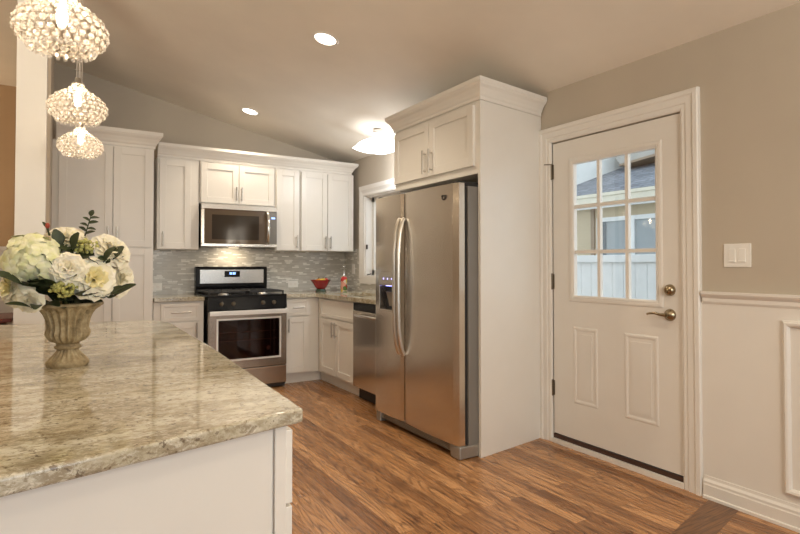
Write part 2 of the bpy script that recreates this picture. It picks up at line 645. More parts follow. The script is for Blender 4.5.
    def sweep(self, path, nrm, prof, closed=False):
        """prof: (out, up) pairs; out = tangent x nrm, up = nrm; mitred"""
        P = [Vector(p) for p in path]
        nrm = Vector(nrm).normalized()
        n = len(P)
        rings = []
        for i, p in enumerate(P):
            ds = []
            if closed or i > 0:
                ds.append((p - P[i - 1]).normalized().cross(nrm))
            if closed or i < n - 1:
                ds.append((P[(i + 1) % n] - p).normalized().cross(nrm))
            if len(ds) == 2:
                mdir = (ds[0] + ds[1]).normalized()
                mdir = mdir / max(0.2, mdir.dot(ds[0]))
            else:
                mdir = ds[0]
            rings.append([p + mdir * o + nrm * h for o, h in prof])
        k = len(prof)
        vs = [q for r in rings for q in r]
        fs = []
        for i in range(n if closed else n - 1):
            i2 = (i + 1) % n
            for j in range(k):
                j2 = (j + 1) % k
                fs.append((i * k + j, i2 * k + j, i2 * k + j2, i * k + j2))
        self.add(vs, fs)
        if not closed:
            self.add(rings[0], [tuple(range(k))])
            self.add(rings[-1], [tuple(range(k))[::-1]])
        return self


def tag(o, label=None, cat=None, group=None, kind=None):
    if label:
        o['label'] = label
    if cat:
        o['category'] = cat
    if group:
        o['group'] = group
    if kind:
        o['kind'] = kind
    return o


def thing(name, loc, label, cat, group=None):
    o = bpy.data.objects.new(name, None)
    o.empty_display_size = 0.1
    COL.objects.link(o)
    o.location = loc
    ORG[o] = Vector(loc)
    return tag(o, label, cat, group)


def obj(name, mb, mats, parent=None, bev=0.0, seg=2, origin=None):
    if not isinstance(mats, (list, tuple)):
        mats = [mats]
    if parent is not None:
        org = ORG[parent]
    elif origin is not None:
        org = Vector(origin)
    else:
        xs = [p.x for p in mb.v]
        ys = [p.y for p in mb.v]
        org = Vector(((min(xs) + max(xs)) / 2, (min(ys) + max(ys)) / 2, min(p.z for p in mb.v)))
    me = bpy.data.meshes.new(name)
    me.from_pydata([p - org for p in mb.v], [], mb.f)
    for p, mi, sm in zip(me.polygons, mb.mi, mb.sm):
        p.material_index = mi
        p.use_smooth = sm
    for m in mats:
        me.materials.append(m)
    bm = bmesh.new()
    bm.from_mesh(me)
    bmesh.ops.recalc_face_normals(bm, faces=bm.faces)
    bm.to_mesh(me)
    bm.free()
    o = bpy.data.objects.new(name, me)
    COL.objects.link(o)
    if parent is not None:
        o.parent = parent
        ORG[o] = org
    else:
        o.location = org
        ORG[o] = org
    if bev:
        b = o.modifiers.new('bevel', 'BEVEL')
        b.width = bev
        b.segments = seg
        b.limit_method = 'ANGLE'
        b.angle_limit = radians(40)
    return o


def struct(name, mb, mats, parent=None, bev=0.0, **kw):
    o = obj(name, mb, mats, parent, bev, **kw)
    if parent is None:
        o['kind'] = 'structure'
    return o


def fr_back(y0):                    # faces -Y: (u, out, z) -> world
    return lambda p: Vector((p[0], y0 - p[1], p[2]))


def fr_right(x0):                   # faces -X: u = distance toward the camera along -Y
    return lambda p: Vector((x0 - p[1], -p[0], p[2]))


def fr_east(x0):                    # faces +X (peninsula drawers): u = Y
    return lambda p: Vector((x0 + p[1], p[0], p[2]))


# ------------------------------------------------------------------ structure
DY0, DY1 = -3.265, -4.195           # door opening along Y (far, near)
WY0, WY1, WZ0, WZ1 = -0.52, -1.75, 1.085, 1.985

mb = MB().box(-7.2, 0.15, -9.2, 1.0, -0.08, 0.0)
struct('floor', mb, M['floor'])

def border_mat():
    m, nt, b = new_mat('dark_oak_board')
    v = noise(nt, coords(nt, (3, 60, 1), (0, 0, radians(-11))), 2.0, 5, 0.65, 0.5)
    L(nt, ramp(nt, v, [(0.36, (0.07, 0.032, 0.015)), (0.6, (0.24, 0.115, 0.05))]), b.inputs['Base Color'])
    b.inputs['Roughness'].default_value = 0.3
    return m


mb = MB().prism([(-0.014, -4.338), (-0.9, -4.52), (-0.9, -4.665), (-0.014, -4.483)], -0.01, 0.0012, 'z')
struct('floor_border', mb, border_mat())

mb = MB()
mb.prism([(-3.11, 0.0), (0.15, 0.0), (0.15, ceil_z(0) - 0.02), (0, ceil_z(0)), (-3.11, ceil_z(-3.11))], 0.0, 0.12, 'y')
struct('wall_back', mb, M['wall'])

mb = MB()                           # right wall with door and window holes
T = 0.15
for y0, y1, z0, z1 in ((0.0, WY0, 0, 2.43), (WY0, WY1, 0, WZ0), (WY0, WY1, WZ1, 2.43), (WY1, DY0, 0, 2.43),
                       (DY0, DY1, 2.06, 2.43), (DY1, -9.1, 0, 2.43)):
    mb.box(0, T, y1, y0, z0, z1)
struct('wall_right', mb, M['wall'])

mb = MB()
mb.prism([(0.15, ceil_z(0.15)), (-3.11, ceil_z(-3.11)), (-3.11, ceil_z(-3.11) + 0.1), (0.15, ceil_z(0.15) + 0.1)], -9.1, 0.12, 'y')
struct('ceiling', mb, M['ceiling'])
mb = MB().box(-7.1, -3.11, -9.1, 1.0, 3.05, 3.17)
struct('ceiling_dining', mb, M['ceiling'])
mb = MB().box(-3.11, -2.972, -2.33, -2.2, 0, 3.12)
struct('wall_column', mb, M['trim'])
mb = MB().box(-3.11, -2.972, -1.35, 0.0, 0, 3.12).box(-3.23, -3.11, -0.2, 1.0, 0, 3.05)
struct('wall_left', mb, M['wall'])
mb = MB().box(-7.1, -3.11, 0.9, 1.0, 0, 3.05)
mb.mat(1).box(-7.1, -3.23, 0.885, 0.9, 0, 1.36).box(-7.1, -3.23, 0.86, 0.9, 1.36, 1.40)
struct('wall_dining', mb, [M['dining'], M['trim']])
mb = MB().box(-7.1, -7.0, -9.1, 1.0, 0, 3.05)
struct('wall_west', mb, M['wall'])
mb = MB()
mb.box(-7.0, -4.0, -9.1, -9.0, 0, 3.05).box(-0.5, 0.0, -9.1, -9.0, 0, 2.43).box(-4.0, -0.5, -9.1, -9.0, 0, 0.3).box(-4.0, -0.5, -9.1, -9.0, 2.3, 2.43).box(-4.0, -3.11, -9.1, -9.0, 2.43, 3.05)
mb.prism([(-3.11, 2.43), (0, 2.43), (-3.11, 3.11)], -9.1, -9.0, 'y')
struct('wall_rear', mb, M['wall'])

# backsplash tile set on the two walls
mb = MB()
mb.box(-2.195, -0.0, -0.008, 0.0, 0.915, 1.40)
mb.box(-0.008, 0.0, -0.41, -0.008, 0.915, 1.40).box(-0.008, 0.0, -2.1, -0.41, 0.915, 1.005)
struct('wall_tile', mb, M['tile'])

# right wall: wainscot, chair rail, panel moulding, baseboard
mb = MB().box(-0.012, 0, -9.0, DY1 - 0.1, 0, 1.02)
struct('wall_wainscot', mb, M['trim'])
CR = [(0, 0), (0.014, 0.0), (0.02, 0.012), (0.02, 0.03), (0.03, 0.042), (0.036, 0.052), (0.036, 0.064), (0, 0.064)]
mb = MB().sweep([(0, -9.0, 1.012), (0, DY1 - 0.115, 1.012)], (0, 0, 1), [(-o - 0.0, h) for o, h in CR])
struct('trim_1', mb, M['trim'])
PM = [(0, 0), (0.03, 0), (0.03, 0.008), (0.022, 0.018), (0.012, 0.02), (0.006, 0.012), (0, 0.01)]
mb = MB()
for ya, yb in ((-4.683, -5.55), (-5.75, -6.8)):
    mb.sweep([(-0.012, ya, 0.956), (-0.012, ya, 0.15), (-0.012, yb, 0.15), (-0.012, yb, 0.956)], (-1, 0, 0), [(-o, h) for o, h in PM], True)
struct('trim_2', mb, M['trim'])
BB = [(0, 0), (0.024, 0.0), (0.024, 0.014), (0.017, 0.018), (0.017, 0.07), (0.014, 0.076), (0.014, 0.088), (0.006, 0.1), (0.004, 0.115), (0, 0.115)]
mb = MB().sweep([(-0.012, -9.0, 0), (-0.012, DY1 - 0.115, 0)], (0, 0, 1), [(-o, h) for o, h in BB])
struct('baseboard_right', mb, M['trim'])

# door casing
CS = [(0, 0), (0, 0.012), (0.012, 0.018), (0.03, 0.016), (0.036, 0.022), (0.07, 0.022), (0.078, 0.03), (0.10, 0.03), (0.105, 0.024), (0.105, 0)]
mb = MB().sweep([(0, DY0, 0), (0, DY0, 2.062), (0, DY1, 2.062), (0, DY1, 0)], (-1, 0, 0), [(-o, h) for o, h in CS])
struct('trim_3', mb, M['trim'])
# jambs and threshold
mb = MB()
mb.box(0.002, T, DY0, DY0 + 0.0, 0, 2.06)
mb.box(0.052, T, DY0 - 0.02, DY0, 0.03, 2.06).box(0.052, T, DY1, DY1 + 0.02, 0.03, 2.06).box(0.052, T, DY1, DY0, 2.045, 2.06)
struct('trim_4', mb, M['trim'])
mb = MB().box(-0.02, 0.0, DY1, DY0, 0, 0.028).box(0.0, T, DY1, DY0, 0, 0.026)
mb.mat(1).box(0.001, 0.05, DY1 + 0.001, DY0 - 0.001, 0.026, 0.055)
struct('trim_5', mb, [M['trim'], M['sill']])

# door leaf with glazed opening
GY0, GY1, GZ0, GZ1 = -3.437, -4.047, 1.0, 1.90
X0, X1 = 0.004, 0.048
LY0, LY1 = DY0 - 0.004, DY1 + 0.004
d = thing('door_1', (0.026, (DY0 + DY1) / 2, 0.055), 'white entry door with nine-pane window and two raised panels', 'door')
d['kind'] = 'structure'
mb = MB()
Zb, Zt = 0.062, 2.054
mb.box(X0, X1, GY0, LY0, Zb, Zt).box(X0, X1, LY1, GY1, Zb, Zt).box(X0, X1, GY1, GY0, GZ1, Zt).box(X0, X1, GY1, GY0, Zb, GZ0)
for ya, yb, za, zb in ((-3.439, -3.632, 0.30, 0.805), (-3.825, -4.046, 0.293, 0.805)):
    pr = [(0, 0), (0.007, 0.004), (0.016, 0.004), (0.026, 0.0005), (0.026, 0)]
    mb.sweep([(X0, ya, zb), (X0, ya, za), (X0, yb, za), (X0, yb, zb)], (-1, 0, 0), [(-o, h) for o, h in pr], True)
    mb.prism([(ya - 0.045, za + 0.045), (yb + 0.045, za + 0.045), (yb + 0.045, zb - 0.045), (ya - 0.045, zb - 0.045)], X0 - 0.003, X0 + 0.001, 'x')
leaf = obj('door_leaf', mb, M['door'], d)
mb = MB()
pf = [(0, 0), (0, 0.003), (0.008, 0.007), (0.022, 0.006), (0.03, 0.002), (0.03, 0)]
mb.sweep([(X0, GY0, GZ1), (X0, GY0, GZ0), (X0, GY1, GZ0), (X0, GY1, GZ1)], (-1, 0, 0), [(o, h) for o, h in pf], True)
mb.sweep([(X0, GY0, GZ1), (X0, GY0, GZ0), (X0, GY1, GZ0), (X0, GY1, GZ1)], (-1, 0, 0), [(-o, h) for o, h in [(0, -0.03), (0, 0.008), (0.012, 0.002), (0.012, -0.03)]], True)
for k in (1, 2):
    yy = GY0 + (GY1 - GY0) * k / 3
    mb.box(X0 + 0.004, X0 + 0.030, yy - 0.011, yy + 0.011, GZ0, GZ1)
    zz = GZ0 + (GZ1 - GZ0) * k / 3
    mb.box(X0 + 0.005, X0 + 0.029, GY1, GY0, zz - 0.011, zz + 0.011)
obj('glazing_bars', mb, M['door'], d)
mb = MB()
mb.box(0.025, 0.028, GY1, GY0, GZ0, GZ1)
obj('window_pane', mb, M['glass'], d)
for z in (1.86, 1.10, 0.37):
    mb = MB().box(-0.004, 0.004, DY0 - 0.012, DY0 + 0.01, z - 0.05, z + 0.05).tube([(-0.008, DY0 - 0.001, z - 0.055), (-0.008, DY0 - 0.001, z + 0.055)], 0.006, 8)
    if z > 1.8:
        mb.tube([(-0.01, DY0 - 0.001, z + 0.052), (-0.03, DY0 + 0.045, z + 0.056)], 0.004, 6)
    obj('hinge', mb, M['knob'], d)
mb = MB().lathe([(0.0, 0.03), (0.018, 0.03), (0.026, 0.018), (0.031, 0.012), (0.033, 0.0)], (X0, -4.118, 1.074), 24, (-1, 0, 0))
mb.box(X0 - 0.045, X0 - 0.028, -4.123, -4.113, 1.06, 1.088)
obj('deadbolt', mb, M['brass'], d)
mb = MB().lathe([(0.0, 0.03), (0.012, 0.03), (0.02, 0.018), (0.031, 0.012), (0.034, 0.0)], (X0, -4.118, 0.935), 24, (-1, 0, 0))
mb.tube([(X0 - 0.02, -4.118, 0.935), (X0 - 0.05, -4.118, 0.935)], 0.011, 10)
mb.tube([(X0 - 0.05, -4.122, 0.935), (X0 - 0.055, -4.09, 0.938), (X0 - 0.055, -4.06, 0.944), (X0 - 0.053, -4.03, 0.941), (X0 - 0.05, -4.008, 0.935)], [0.011, 0.009, 0.008, 0.007, 0.006], 10)
obj('lever_handle', mb, M['brass'], d)
mb = MB().box(X0 - 0.002, X0 + 0.002, LY1 + 0.0005, LY1 + 0.004, 0.90, 0.97)
obj('strike_edge', mb, M['brass'], d)

# window over the sink
w = thing('window_1', (0.0, (WY0 + WY1) / 2, WZ0), 'white cased window over the sink beside the refrigerator', 'window')
w['kind'] = 'structure'
mb = MB()
WC = [(0, 0), (0, 0.014), (0.012, 0.018), (0.035, 0.016), (0.055, 0.022), (0.07, 0.028), (0.1, 0.03), (0.105, 0.022), (0.105, 0)]
mb.sweep([(-0.0, WY0, WZ0 - 0.02), (-0.0, WY0, WZ1), (-0.0, WY1, WZ1), (-0.0, WY1, WZ0 - 0.02)], (-1, 0, 0), [(-o, h) for o, h in WC])
mb.box(-0.03, 0, WY1 - 0.105, WY0 + 0.105, WZ1 + 0.09, WZ1 + 0.115)
mb.box(-0.024, 0, WY1 - 0.1, WY0 + 0.1, WZ0 - 0.08, WZ0 - 0.0)
obj('window_casing', mb, M['trim'], w)
mb = MB()
for y0, y1, z0, z1 in ((WY0 - 0.06, WY0 - 0.012, WZ0, WZ1), (WY1 + 0.012, WY1 + 0.06, WZ0, WZ1), (WY1, WY0, WZ0 + 0.012, WZ0 + 0.07), (WY1, WY0, WZ1 - 0.06, WZ1 - 0.012)):
    mb.box(0.08, 0.12, y0, y1, z0, z1)
mb.box(0.08, 0.115, (WY0 + WY1) / 2 - 0.03, (WY0 + WY1) / 2 + 0.03, WZ0, WZ1)
obj('sash', mb, M['trim'], w)
mb = MB().box(0.001, T, WY0 - 0.012, WY0, WZ0, WZ1).box(0.001, T, WY1, WY1 + 0.012, WZ0, WZ1).box(0.001, T, WY1, WY0, WZ0, WZ0 + 0.012).box(0.001, T, WY1, WY0, WZ1 - 0.012, WZ1)
obj('jamb', mb, M['trim'], w)
mb = MB().box(0.098, 0.101, WY1 + 0.05, WY0 - 0.05, WZ0 + 0.06, WZ1 - 0.05)
obj('window_pane', mb, M['glass'], w)
mb = MB().tube([(0.0, WY0 - 0.14, WZ0 + 0.03), (-0.02, WY0 - 0.13, WZ0 + 0.025), (-0.025, WY0 - 0.09, WZ0 + 0.02)], 0.006, 8)
obj('crank', mb, M['kick'], w)
mb = MB().box(-0.004, 0.012, WY0 - 0.035, WY0 - 0.02, 1.39, 1.44)
obj('sash_lock', mb, M['kick'], w)

# ------------------------------------------------------------------ cabinets
def shaker(fr, u0, u1, z0, z1, t=0.02, rail=0.058, base=0.0):
    mb = MB(fr)
    g = 0.009
    mb.box(u0 + rail - 0.002, u1 - rail + 0.002, base, base + t - g, z0 + rail - 0.002, z1 - rail + 0.002)
    mb.box(u0, u0 + rail, base, base + t, z0, z1).box(u1 - rail, u1, base, base + t, z0, z1)
    mb.box(u0 + rail, u1 - rail, base, base + t, z1 - rail, z1).box(u0 + rail, u1 - rail, base, base + t, z0, z0 + rail)
    return mb


def slabfront(fr, u0, u1, z0, z1, t=0.02, rail=0.032):
    return shaker(fr, u0, u1, z0, z1, t, min(rail, (z1 - z0) * 0.3))


def pull(fr, u, z, length=0.14, vert=True, base=0.02):
    mb = MB(fr)
    r, st = 0.0075, 0.03
    if vert:
        mb.tube([(u, base + st, z - length / 2), (u, base + st, z + length / 2)], r, 8)
        for s in (-1, 1):
            mb.tube([(u, base, z + s * length * 0.36), (u, base + st, z + s * length * 0.36)], 0.005, 8)
    else:
        mb.tube([(u - length / 2, base + st, z), (u + length / 2, base + st, z)], r, 8)
        for s in (-1, 1):
            mb.tube([(u + s * length * 0.36, base, z), (u + s * length * 0.36, base + st, z)], 0.005, 8)
    return mb


def put_door(t, fr, u0, u1, z0, z1, hu=None, hz=None, hl=0.14):
    dd = obj('door', shaker(fr, u0, u1, z0, z1), M['cab'], t, 0.0015)
    if hu is not None:
        obj('handle', pull(fr, hu, hz, hl), M['nickel'], dd)
    return dd


def put_drawer(t, fr, u0, u1, z0, z1, hl=0.13, handle=True):
    dd = obj('drawer', slabfront(fr, u0, u1, z0, z1), M['cab'], t, 0.0015)
    if handle:
        obj('handle', pull(fr, (u0 + u1) / 2, (z0 + z1) / 2, hl, False), M['nickel'], dd)
    return dd


UF = -0.33                          # upper cabinet box fronts
fr = fr_back(UF)
UB, UT = 1.365, 2.245
G_UP = 'white wall cabinets along the back wall'
# single door left of the microwave
t = thing('wall_cabinet', (-1.945, -0.165, UB), 'white single-door wall cabinet between the tall pantry and the microwave', 'cabinet', G_UP)
obj('body', MB().box(-2.135, -1.757, UF, -0.003, UB, UT), M['cab'], t, 0.001)
put_door(t, fr, -2.118, -1.835, UB + 0.005, UT - 0.02, -2.09, UB + 0.095)
# over the microwave
t = thing('wall_cabinet', (-1.37, -0.165, 1.828), 'short white two-door wall cabinet directly above the microwave', 'cabinet', G_UP)
obj('body', MB().box(-1.752, -0.988, UF, -0.003, 1.825, UT), M['cab'], t, 0.001)
put_door(t, fr, -1.74, -1.375, 1.833, UT - 0.02, -1.398, 1.833 + 0.10)
put_door(t, fr, -1.367, -1.002, 1.833, UT - 0.02, -1.344, 1.833 + 0.10)
# single door right of the microwave
t = thing('wall_cabinet', (-0.85, -0.165, UB), 'narrow white single-door wall cabinet just right of the microwave', 'cabinet', G_UP)
obj('body', MB().box(-0.984, -0.709, UF, -0.003, UB, UT), M['cab'], t, 0.001)
put_door(t, fr, -0.972, -0.722, UB + 0.005, UT - 0.02, -0.75, UB + 0.095)
# corner double door
t = thing('wall_cabinet', (-0.385, -0.165, UB), 'white two-door wall cabinet in the corner by the sink window', 'cabinet', G_UP)
obj('body', MB().box(-0.705, -0.055, UF, -0.003, UB, UT), M['cab'], t, 0.001)
put_door(t, fr, -0.695, -0.39, UB + 0.005, UT - 0.02, -0.416, UB + 0.095)
put_door(t, fr, -0.382, -0.066, UB + 0.005, UT - 0.02, -0.355, UB + 0.095)

CROWN = [(0, 0), (0.012, 0.0), (0.012, 0.02), (0.02, 0.03), (0.026, 0.045), (0.042, 0.07), (0.06, 0.085), (0.066, 0.095), (0.07, 0.098), (0.07, 0.125), (0.0, 0.125)]
mb = MB().sweep([(-2.137, UF, UT), (-0.095, UF, UT), (-0.095, -0.004, UT)], (0, 0, 1), CROWN)
tag(obj('crown_moulding', mb, M['cab']), 'long white crown moulding capping the back wall cabinets', 'moulding')

# tall pantry
PF = -0.63
fr = fr_back(PF)
t = thing('pantry_cabinet', (-2.57, -0.32, 0), 'tall white pantry cabinet with two upper and two lower doors, left of the backsplash', 'cabinet')
obj('body', MB().box(-2.945, -2.205, PF, -0.003, 0.1, 2.25), M['cab'], t, 0.001)
obj('filler', MB().box(-2.971, -2.945, PF + 0.004, -0.003, 0.0, 2.25), M['cab'], t)
obj('toe_kick', MB().box(-2.945, -2.205, PF + 0.06, -0.003, 0.0, 0.1), M['cab'], t)
put_door(t, fr, -2.925, -2.533, 1.372, 2.235, -2.565, 1.372 + 0.10, 0.14)
put_door(t, fr, -2.525, -2.222, 1.372, 2.235, -2.497, 1.372 + 0.10, 0.14)
put_door(t, fr, -2.925, -2.533, 0.115, 1.358, -2.565, 1.2, 0.14)
put_door(t, fr, -2.525, -2.222, 0.115, 1.358, -2.497, 1.2, 0.14)
mb = MB().sweep([(-2.945, PF, 2.25), (-2.205, PF, 2.25), (-2.205, -0.42, 2.25)], (0, 0, 1), [(o * 0.95, h * 1.12) for o, h in CROWN])
obj('crown', mb, M['cab'], t)

# base cabinets, back run
BF = -0.60
fr = fr_back(BF)
t = thing('base_cabinet', (-1.98, -0.3, 0), 'white base cabinet with one drawer and door left of the range', 'cabinet', 'white base cabinets')
obj('body', MB().box(-2.195, -1.762, BF, -0.003, 0.1, 0.878), M['cab'], t, 0.001)
obj('toe_kick', MB().box(-2.195, -1.762, BF + 0.05, -0.003, 0, 0.1), M['cab'], t)
put_drawer(t, fr, -2.135, -1.80, 0.70, 0.862, 0.17)
put_door(t, fr, -2.135, -1.80, 0.115, 0.688, -1.83, 0.61)
t = thing('base_cabinet', (-0.80, -0.3, 0), 'white base cabinet with drawer and door between the range and the corner', 'cabinet', 'white base cabinets')
obj('body', MB().box(-0.980, -0.60, BF, -0.003, 0.1, 0.878), M['cab'], t, 0.001)
obj('toe_kick', MB().box(-0.980, -0.55, BF + 0.05, -0.003, 0, 0.1), M['cab'], t)
put_drawer(t, fr, -0.966, -0.715, 0.695, 0.862, 0.12)
put_door(t, fr, -0.966, -0.715, 0.115, 0.683, -0.94, 0.60)

# sink base
RF = -0.60
fr = fr_right(RF)
t = thing('sink_cabinet', (-0.3, -1.03, 0), 'white sink base cabinet with false drawer front and two doors', 'cabinet', 'white base cabinets')
obj('body', MB().box(RF, -0.003, -1.452, -0.603, 0.1, 0.70).box(RF, RF + 0.02, -1.452, -0.603, 0.70, 0.878), M['cab'], t, 0.001)
obj('toe_kick', MB().box(RF + 0.05, -0.003, -1.452, -0.552, 0, 0.1), M['cab'], t)
put_drawer(t, fr, 0.685, 1.44, 0.685, 0.862, handle=False)
put_door(t, fr, 0.685, 1.06, 0.125, 0.672, 1.03, 0.575, 0.15)
put_door(t, fr, 1.066, 1.44, 0.125, 0.672, 1.096, 0.575, 0.15)

# worktops
CT0, CT1 = 0.88, 0.918
mb = MB().box(-2.195, -1.762, -0.645, -0.009, CT0, CT1)
tag(obj('countertop', mb, M['granite'], bev=0.006, seg=3), 'short granite worktop left of the range beneath the outlet', 'countertop')
mb = MB()
# L-shaped, with a sink hole
SX0, SX1, SY0, SY1 = -0.53, -0.16, -1.40, -0.74
mb.box(-0.980, -0.645, -0.645, -0.009, CT0, CT1)
mb.box(-0.645, -0.009, -0.74, -0.009, CT0, CT1)
mb.box(-0.645, SX0, -2.115, -0.74, CT0, CT1)
mb.box(SX1, -0.009, -2.115, -0.74, CT0, CT1)
mb.box(SX0, SX1, -2.115, SY0, CT0, CT1)
tag(obj('countertop', mb, M['granite']), 'l-shaped granite worktop carrying the red bowl and sink', 'countertop')
mb = MB()
mb.box(SX0 - 0.01, SX0, SY0 - 0.01, SY1 + 0.01, 0.72, CT0 - 0.001).box(SX1, SX1 + 0.01, SY0 - 0.01, SY1 + 0.01, 0.72, CT0 - 0.001)
mb.box(SX0, SX1, SY0 - 0.01, SY0, 0.72, CT0 - 0.001).box(SX0, SX1, SY1, SY1 + 0.01, 0.72, CT0 - 0.001)
mb.box(SX0, SX1, SY0, SY1, 0.715, 0.725)
tag(obj('sink', mb, M['steel']), 'stainless sink basin sunk in the worktop under the window', 'sink')

# dishwasher
fr = fr_right(-0.60)
t = thing('dishwasher', (-0.3, -1.76, 0), 'stainless dishwasher between the sink cabinet and the refrigerator', 'dishwasher')
obj('body', MB().box(-0.60, -0.02, -2.06, -1.46, 0.11, 0.872), M['body_grey'], t)
dd = obj('door', MB(fr).box(1.462, 2.058, 0, 0.032, 0.115, 0.80), M['steel'], t, 0.004)
obj('control_panel', MB(fr).box(1.462, 2.058, 0, 0.03, 0.803, 0.872), M['black'], t, 0.003)
mb = MB(fr).tube([(1.56, 0.032, 0.765), (1.565, 0.062, 0.765), (1.59, 0.072, 0.765), (1.93, 0.072, 0.765), (1.955, 0.062, 0.765), (1.96, 0.032, 0.765)], 0.012, 10)
obj('handle', mb, M['steel_bright'], dd)
obj('kick_plate', MB().box(-0.565, -0.02, -2.06, -1.46, 0.0, 0.11), M['kick'], t)

# ------------------------------------------------------------------ range
RX0, RX1 = -1.742, -0.982
t = thing('range', (-1.3675, -0.36, 0), 'stainless and black gas range with oven beneath the microwave', 'stove')
obj('body', MB().box(RX0, RX1, -0.66, -0.01, 0.03, 0.905), M['black'], t)
obj('foot', MB().box(RX0 + 0.03, RX0 + 0.07, -0.6, -0.56, 0, 0.03), M['kick'], t)
obj('foot', MB().box(RX1 - 0.07, RX1 - 0.03, -0.6, -0.56, 0, 0.03), M['kick'], t)
obj('cooktop', MB().box(RX0 - 0.002, RX1 + 0.002, -0.685, -0.06, 0.905, 0.925), M['black'], t, 0.004)
# backguard
bgd = obj('backguard', MB().prism([(-0.012, 0.925), (-0.075, 0.925), (-0.085, 0.99), (-0.085, 1.185), (-0.07, 1.195), (-0.012, 1.195)], RX0 + 0.01, RX1 - 0.005, 'x'), M['black'], t, 0.004)
obj('fascia', MB().box(RX0 + 0.05, RX1 - 0.045, -0.089, -0.085, 1.02, 1.165), M['steel_bright'], bgd, 0.002)
obj('display', MB().box(-1.445, -1.285, -0.092, -0.089, 1.085, 1.15), M['black'], bgd)
mb = MB()
for k, x in enumerate((-1.392, -1.377, -1.358, -1.343)):
    mb.box(x, x + 0.010, -0.0935, -0.092, 1.112, 1.136)
obj('clock_digits', mb, M['blue_led'], bgd)
# control panel with knobs
obj('control_panel', MB().prism([(-0.66, 0.79), (-0.70, 0.79), (-0.685, 0.905), (-0.66, 0.905)], RX0, RX1, 'x'), M['black'], t, 0.002)
for x in (-1.62, -1.51, -1.225, -1.115):
    mb = MB().lathe([(0.021, 0.0), (0.019, 0.014), (0.016, 0.02), (0.0, 0.021)], (x, -0.692, 0.845), 16, (0, -1, 0.13))
    mb.box(x - 0.004, x + 0.004, -0.726, -0.714, 0.83, 0.868)
    obj('knob', mb, M['knob'], t)
# oven door
od = obj('oven_door', MB().box(RX0 + 0.003, -1.655, -0.70, -0.66, 0.228, 0.775).box(-1.055, RX1 - 0.003, -0.70, -0.66, 0.228, 0.775)
         .box(-1.655, -1.055, -0.70, -0.66, 0.695, 0.775).box(-1.655, -1.055, -0.70, -0.66, 0.228, 0.315), M['steel_dark'], t, 0.003)
mb = MB().sweep([(-1.655, -0.70, 0.695), (-1.055, -0.70, 0.695), (-1.055, -0.70, 0.315), (-1.655, -0.70, 0.315)], (0, -1, 0), [(0.004, -0.012), (0.004, 0.005), (-0.012, 0.005), (-0.012, -0.012)], True)
obj('window_trim', mb, M['silver'], od)
obj('oven_window', MB().box(-1.655, -1.055, -0.692, -0.686, 0.315, 0.695), M['oven_glass'], od)
mb = MB()
mb.box(-1.655, -1.055, -0.6605, -0.6602, 0.315, 0.695)
obj('oven_cavity', mb, M['oven_inside'], od)
mb = MB()
for z in (0.49, 0.57):
    for y in (-0.672,):
        mb.tube([(-1.63, y, z), (-1.08, y, z)], 0.004, 6)
mb.tube([(-1.14, -0.672, 0.36), (-1.14, -0.672, 0.68)], 0.004, 6)
obj('rack', mb, M['nickel'], od)
mb = MB().ball((-1.16, -0.668, 0.40), 0.022, 10, 6, (1, 0.3, 1))
obj('oven_lamp', mb, M['plastic'], od)
mb = MB().box(RX0 + 0.004, RX1 - 0.004, -0.75, -0.728, 0.738, 0.782)
mb.box(RX0 + 0.03, RX0 + 0.06, -0.74, -0.70, 0.74, 0.773).box(RX1 - 0.06, RX1 - 0.03, -0.74, -0.70, 0.74, 0.773)
obj('handle', mb, M['silver'], od, 0.006, 3)
obj('storage_drawer', MB().box(RX0 + 0.003, RX1 - 0.003, -0.695, -0.66, 0.05, 0.21), M['steel_dark'], t, 0.004)
obj('drawer_lip', MB().box(RX0 + 0.003, RX1 - 0.003, -0.70, -0.66, 0.205, 0.222), M['steel_bright'], t, 0.003)
obj('kick_strip', MB().box(RX0 + 0.01, RX1 - 0.01, -0.67, -0.64, 0.012, 0.048), M['kick'], t)
for xc in (-1.56, -1.175):
    mb = MB()
    x0, x1, y0, y1 = xc - 0.165, xc + 0.165, -0.655, -0.13
    zt = 0.962
    for x in (x0, x1):
        mb.box(x - 0.007, x + 0.007, y0, y1, zt - 0.016, zt)
    for y in (y0, (y0 + y1) / 2, y1):
        mb.box(x0, x1, y - 0.007, y + 0.007, zt - 0.016, zt)
    for yc in ((y0 * 3 + y1) / 4, (y0 + 3 * y1) / 4):
        mb.box(x0, x0 + 0.12, yc - 0.006, yc + 0.006, zt - 0.016, zt + 0.002).box(x1 - 0.12, x1, yc - 0.006, yc + 0.006, zt - 0.016, zt + 0.002)
        mb.box(xc - 0.006, xc + 0.006, yc - 0.13, yc - 0.045, zt - 0.016, zt + 0.002).box(xc - 0.006, xc + 0.006, yc + 0.045, yc + 0.13, zt - 0.016, zt + 0.002)
    for x in (x0, x1):
        for y in (y0, y1):
            mb.box(x - 0.008, x + 0.008, y - 0.008, y + 0.008, 0.925, zt)
    obj('grate', mb, M['iron'], t, 0.002)
    for yc in (-0.52, -0.26):
        mb = MB().lathe([(0.05, 0.0), (0.05, 0.006), (0.036, 0.008), (0.036, 0.016), (0.03, 0.02), (0, 0.02)], (xc, yc, 0.925), 20)
        obj('burner', mb, M['nickel'] if yc < -0.4 else M['iron'], t)

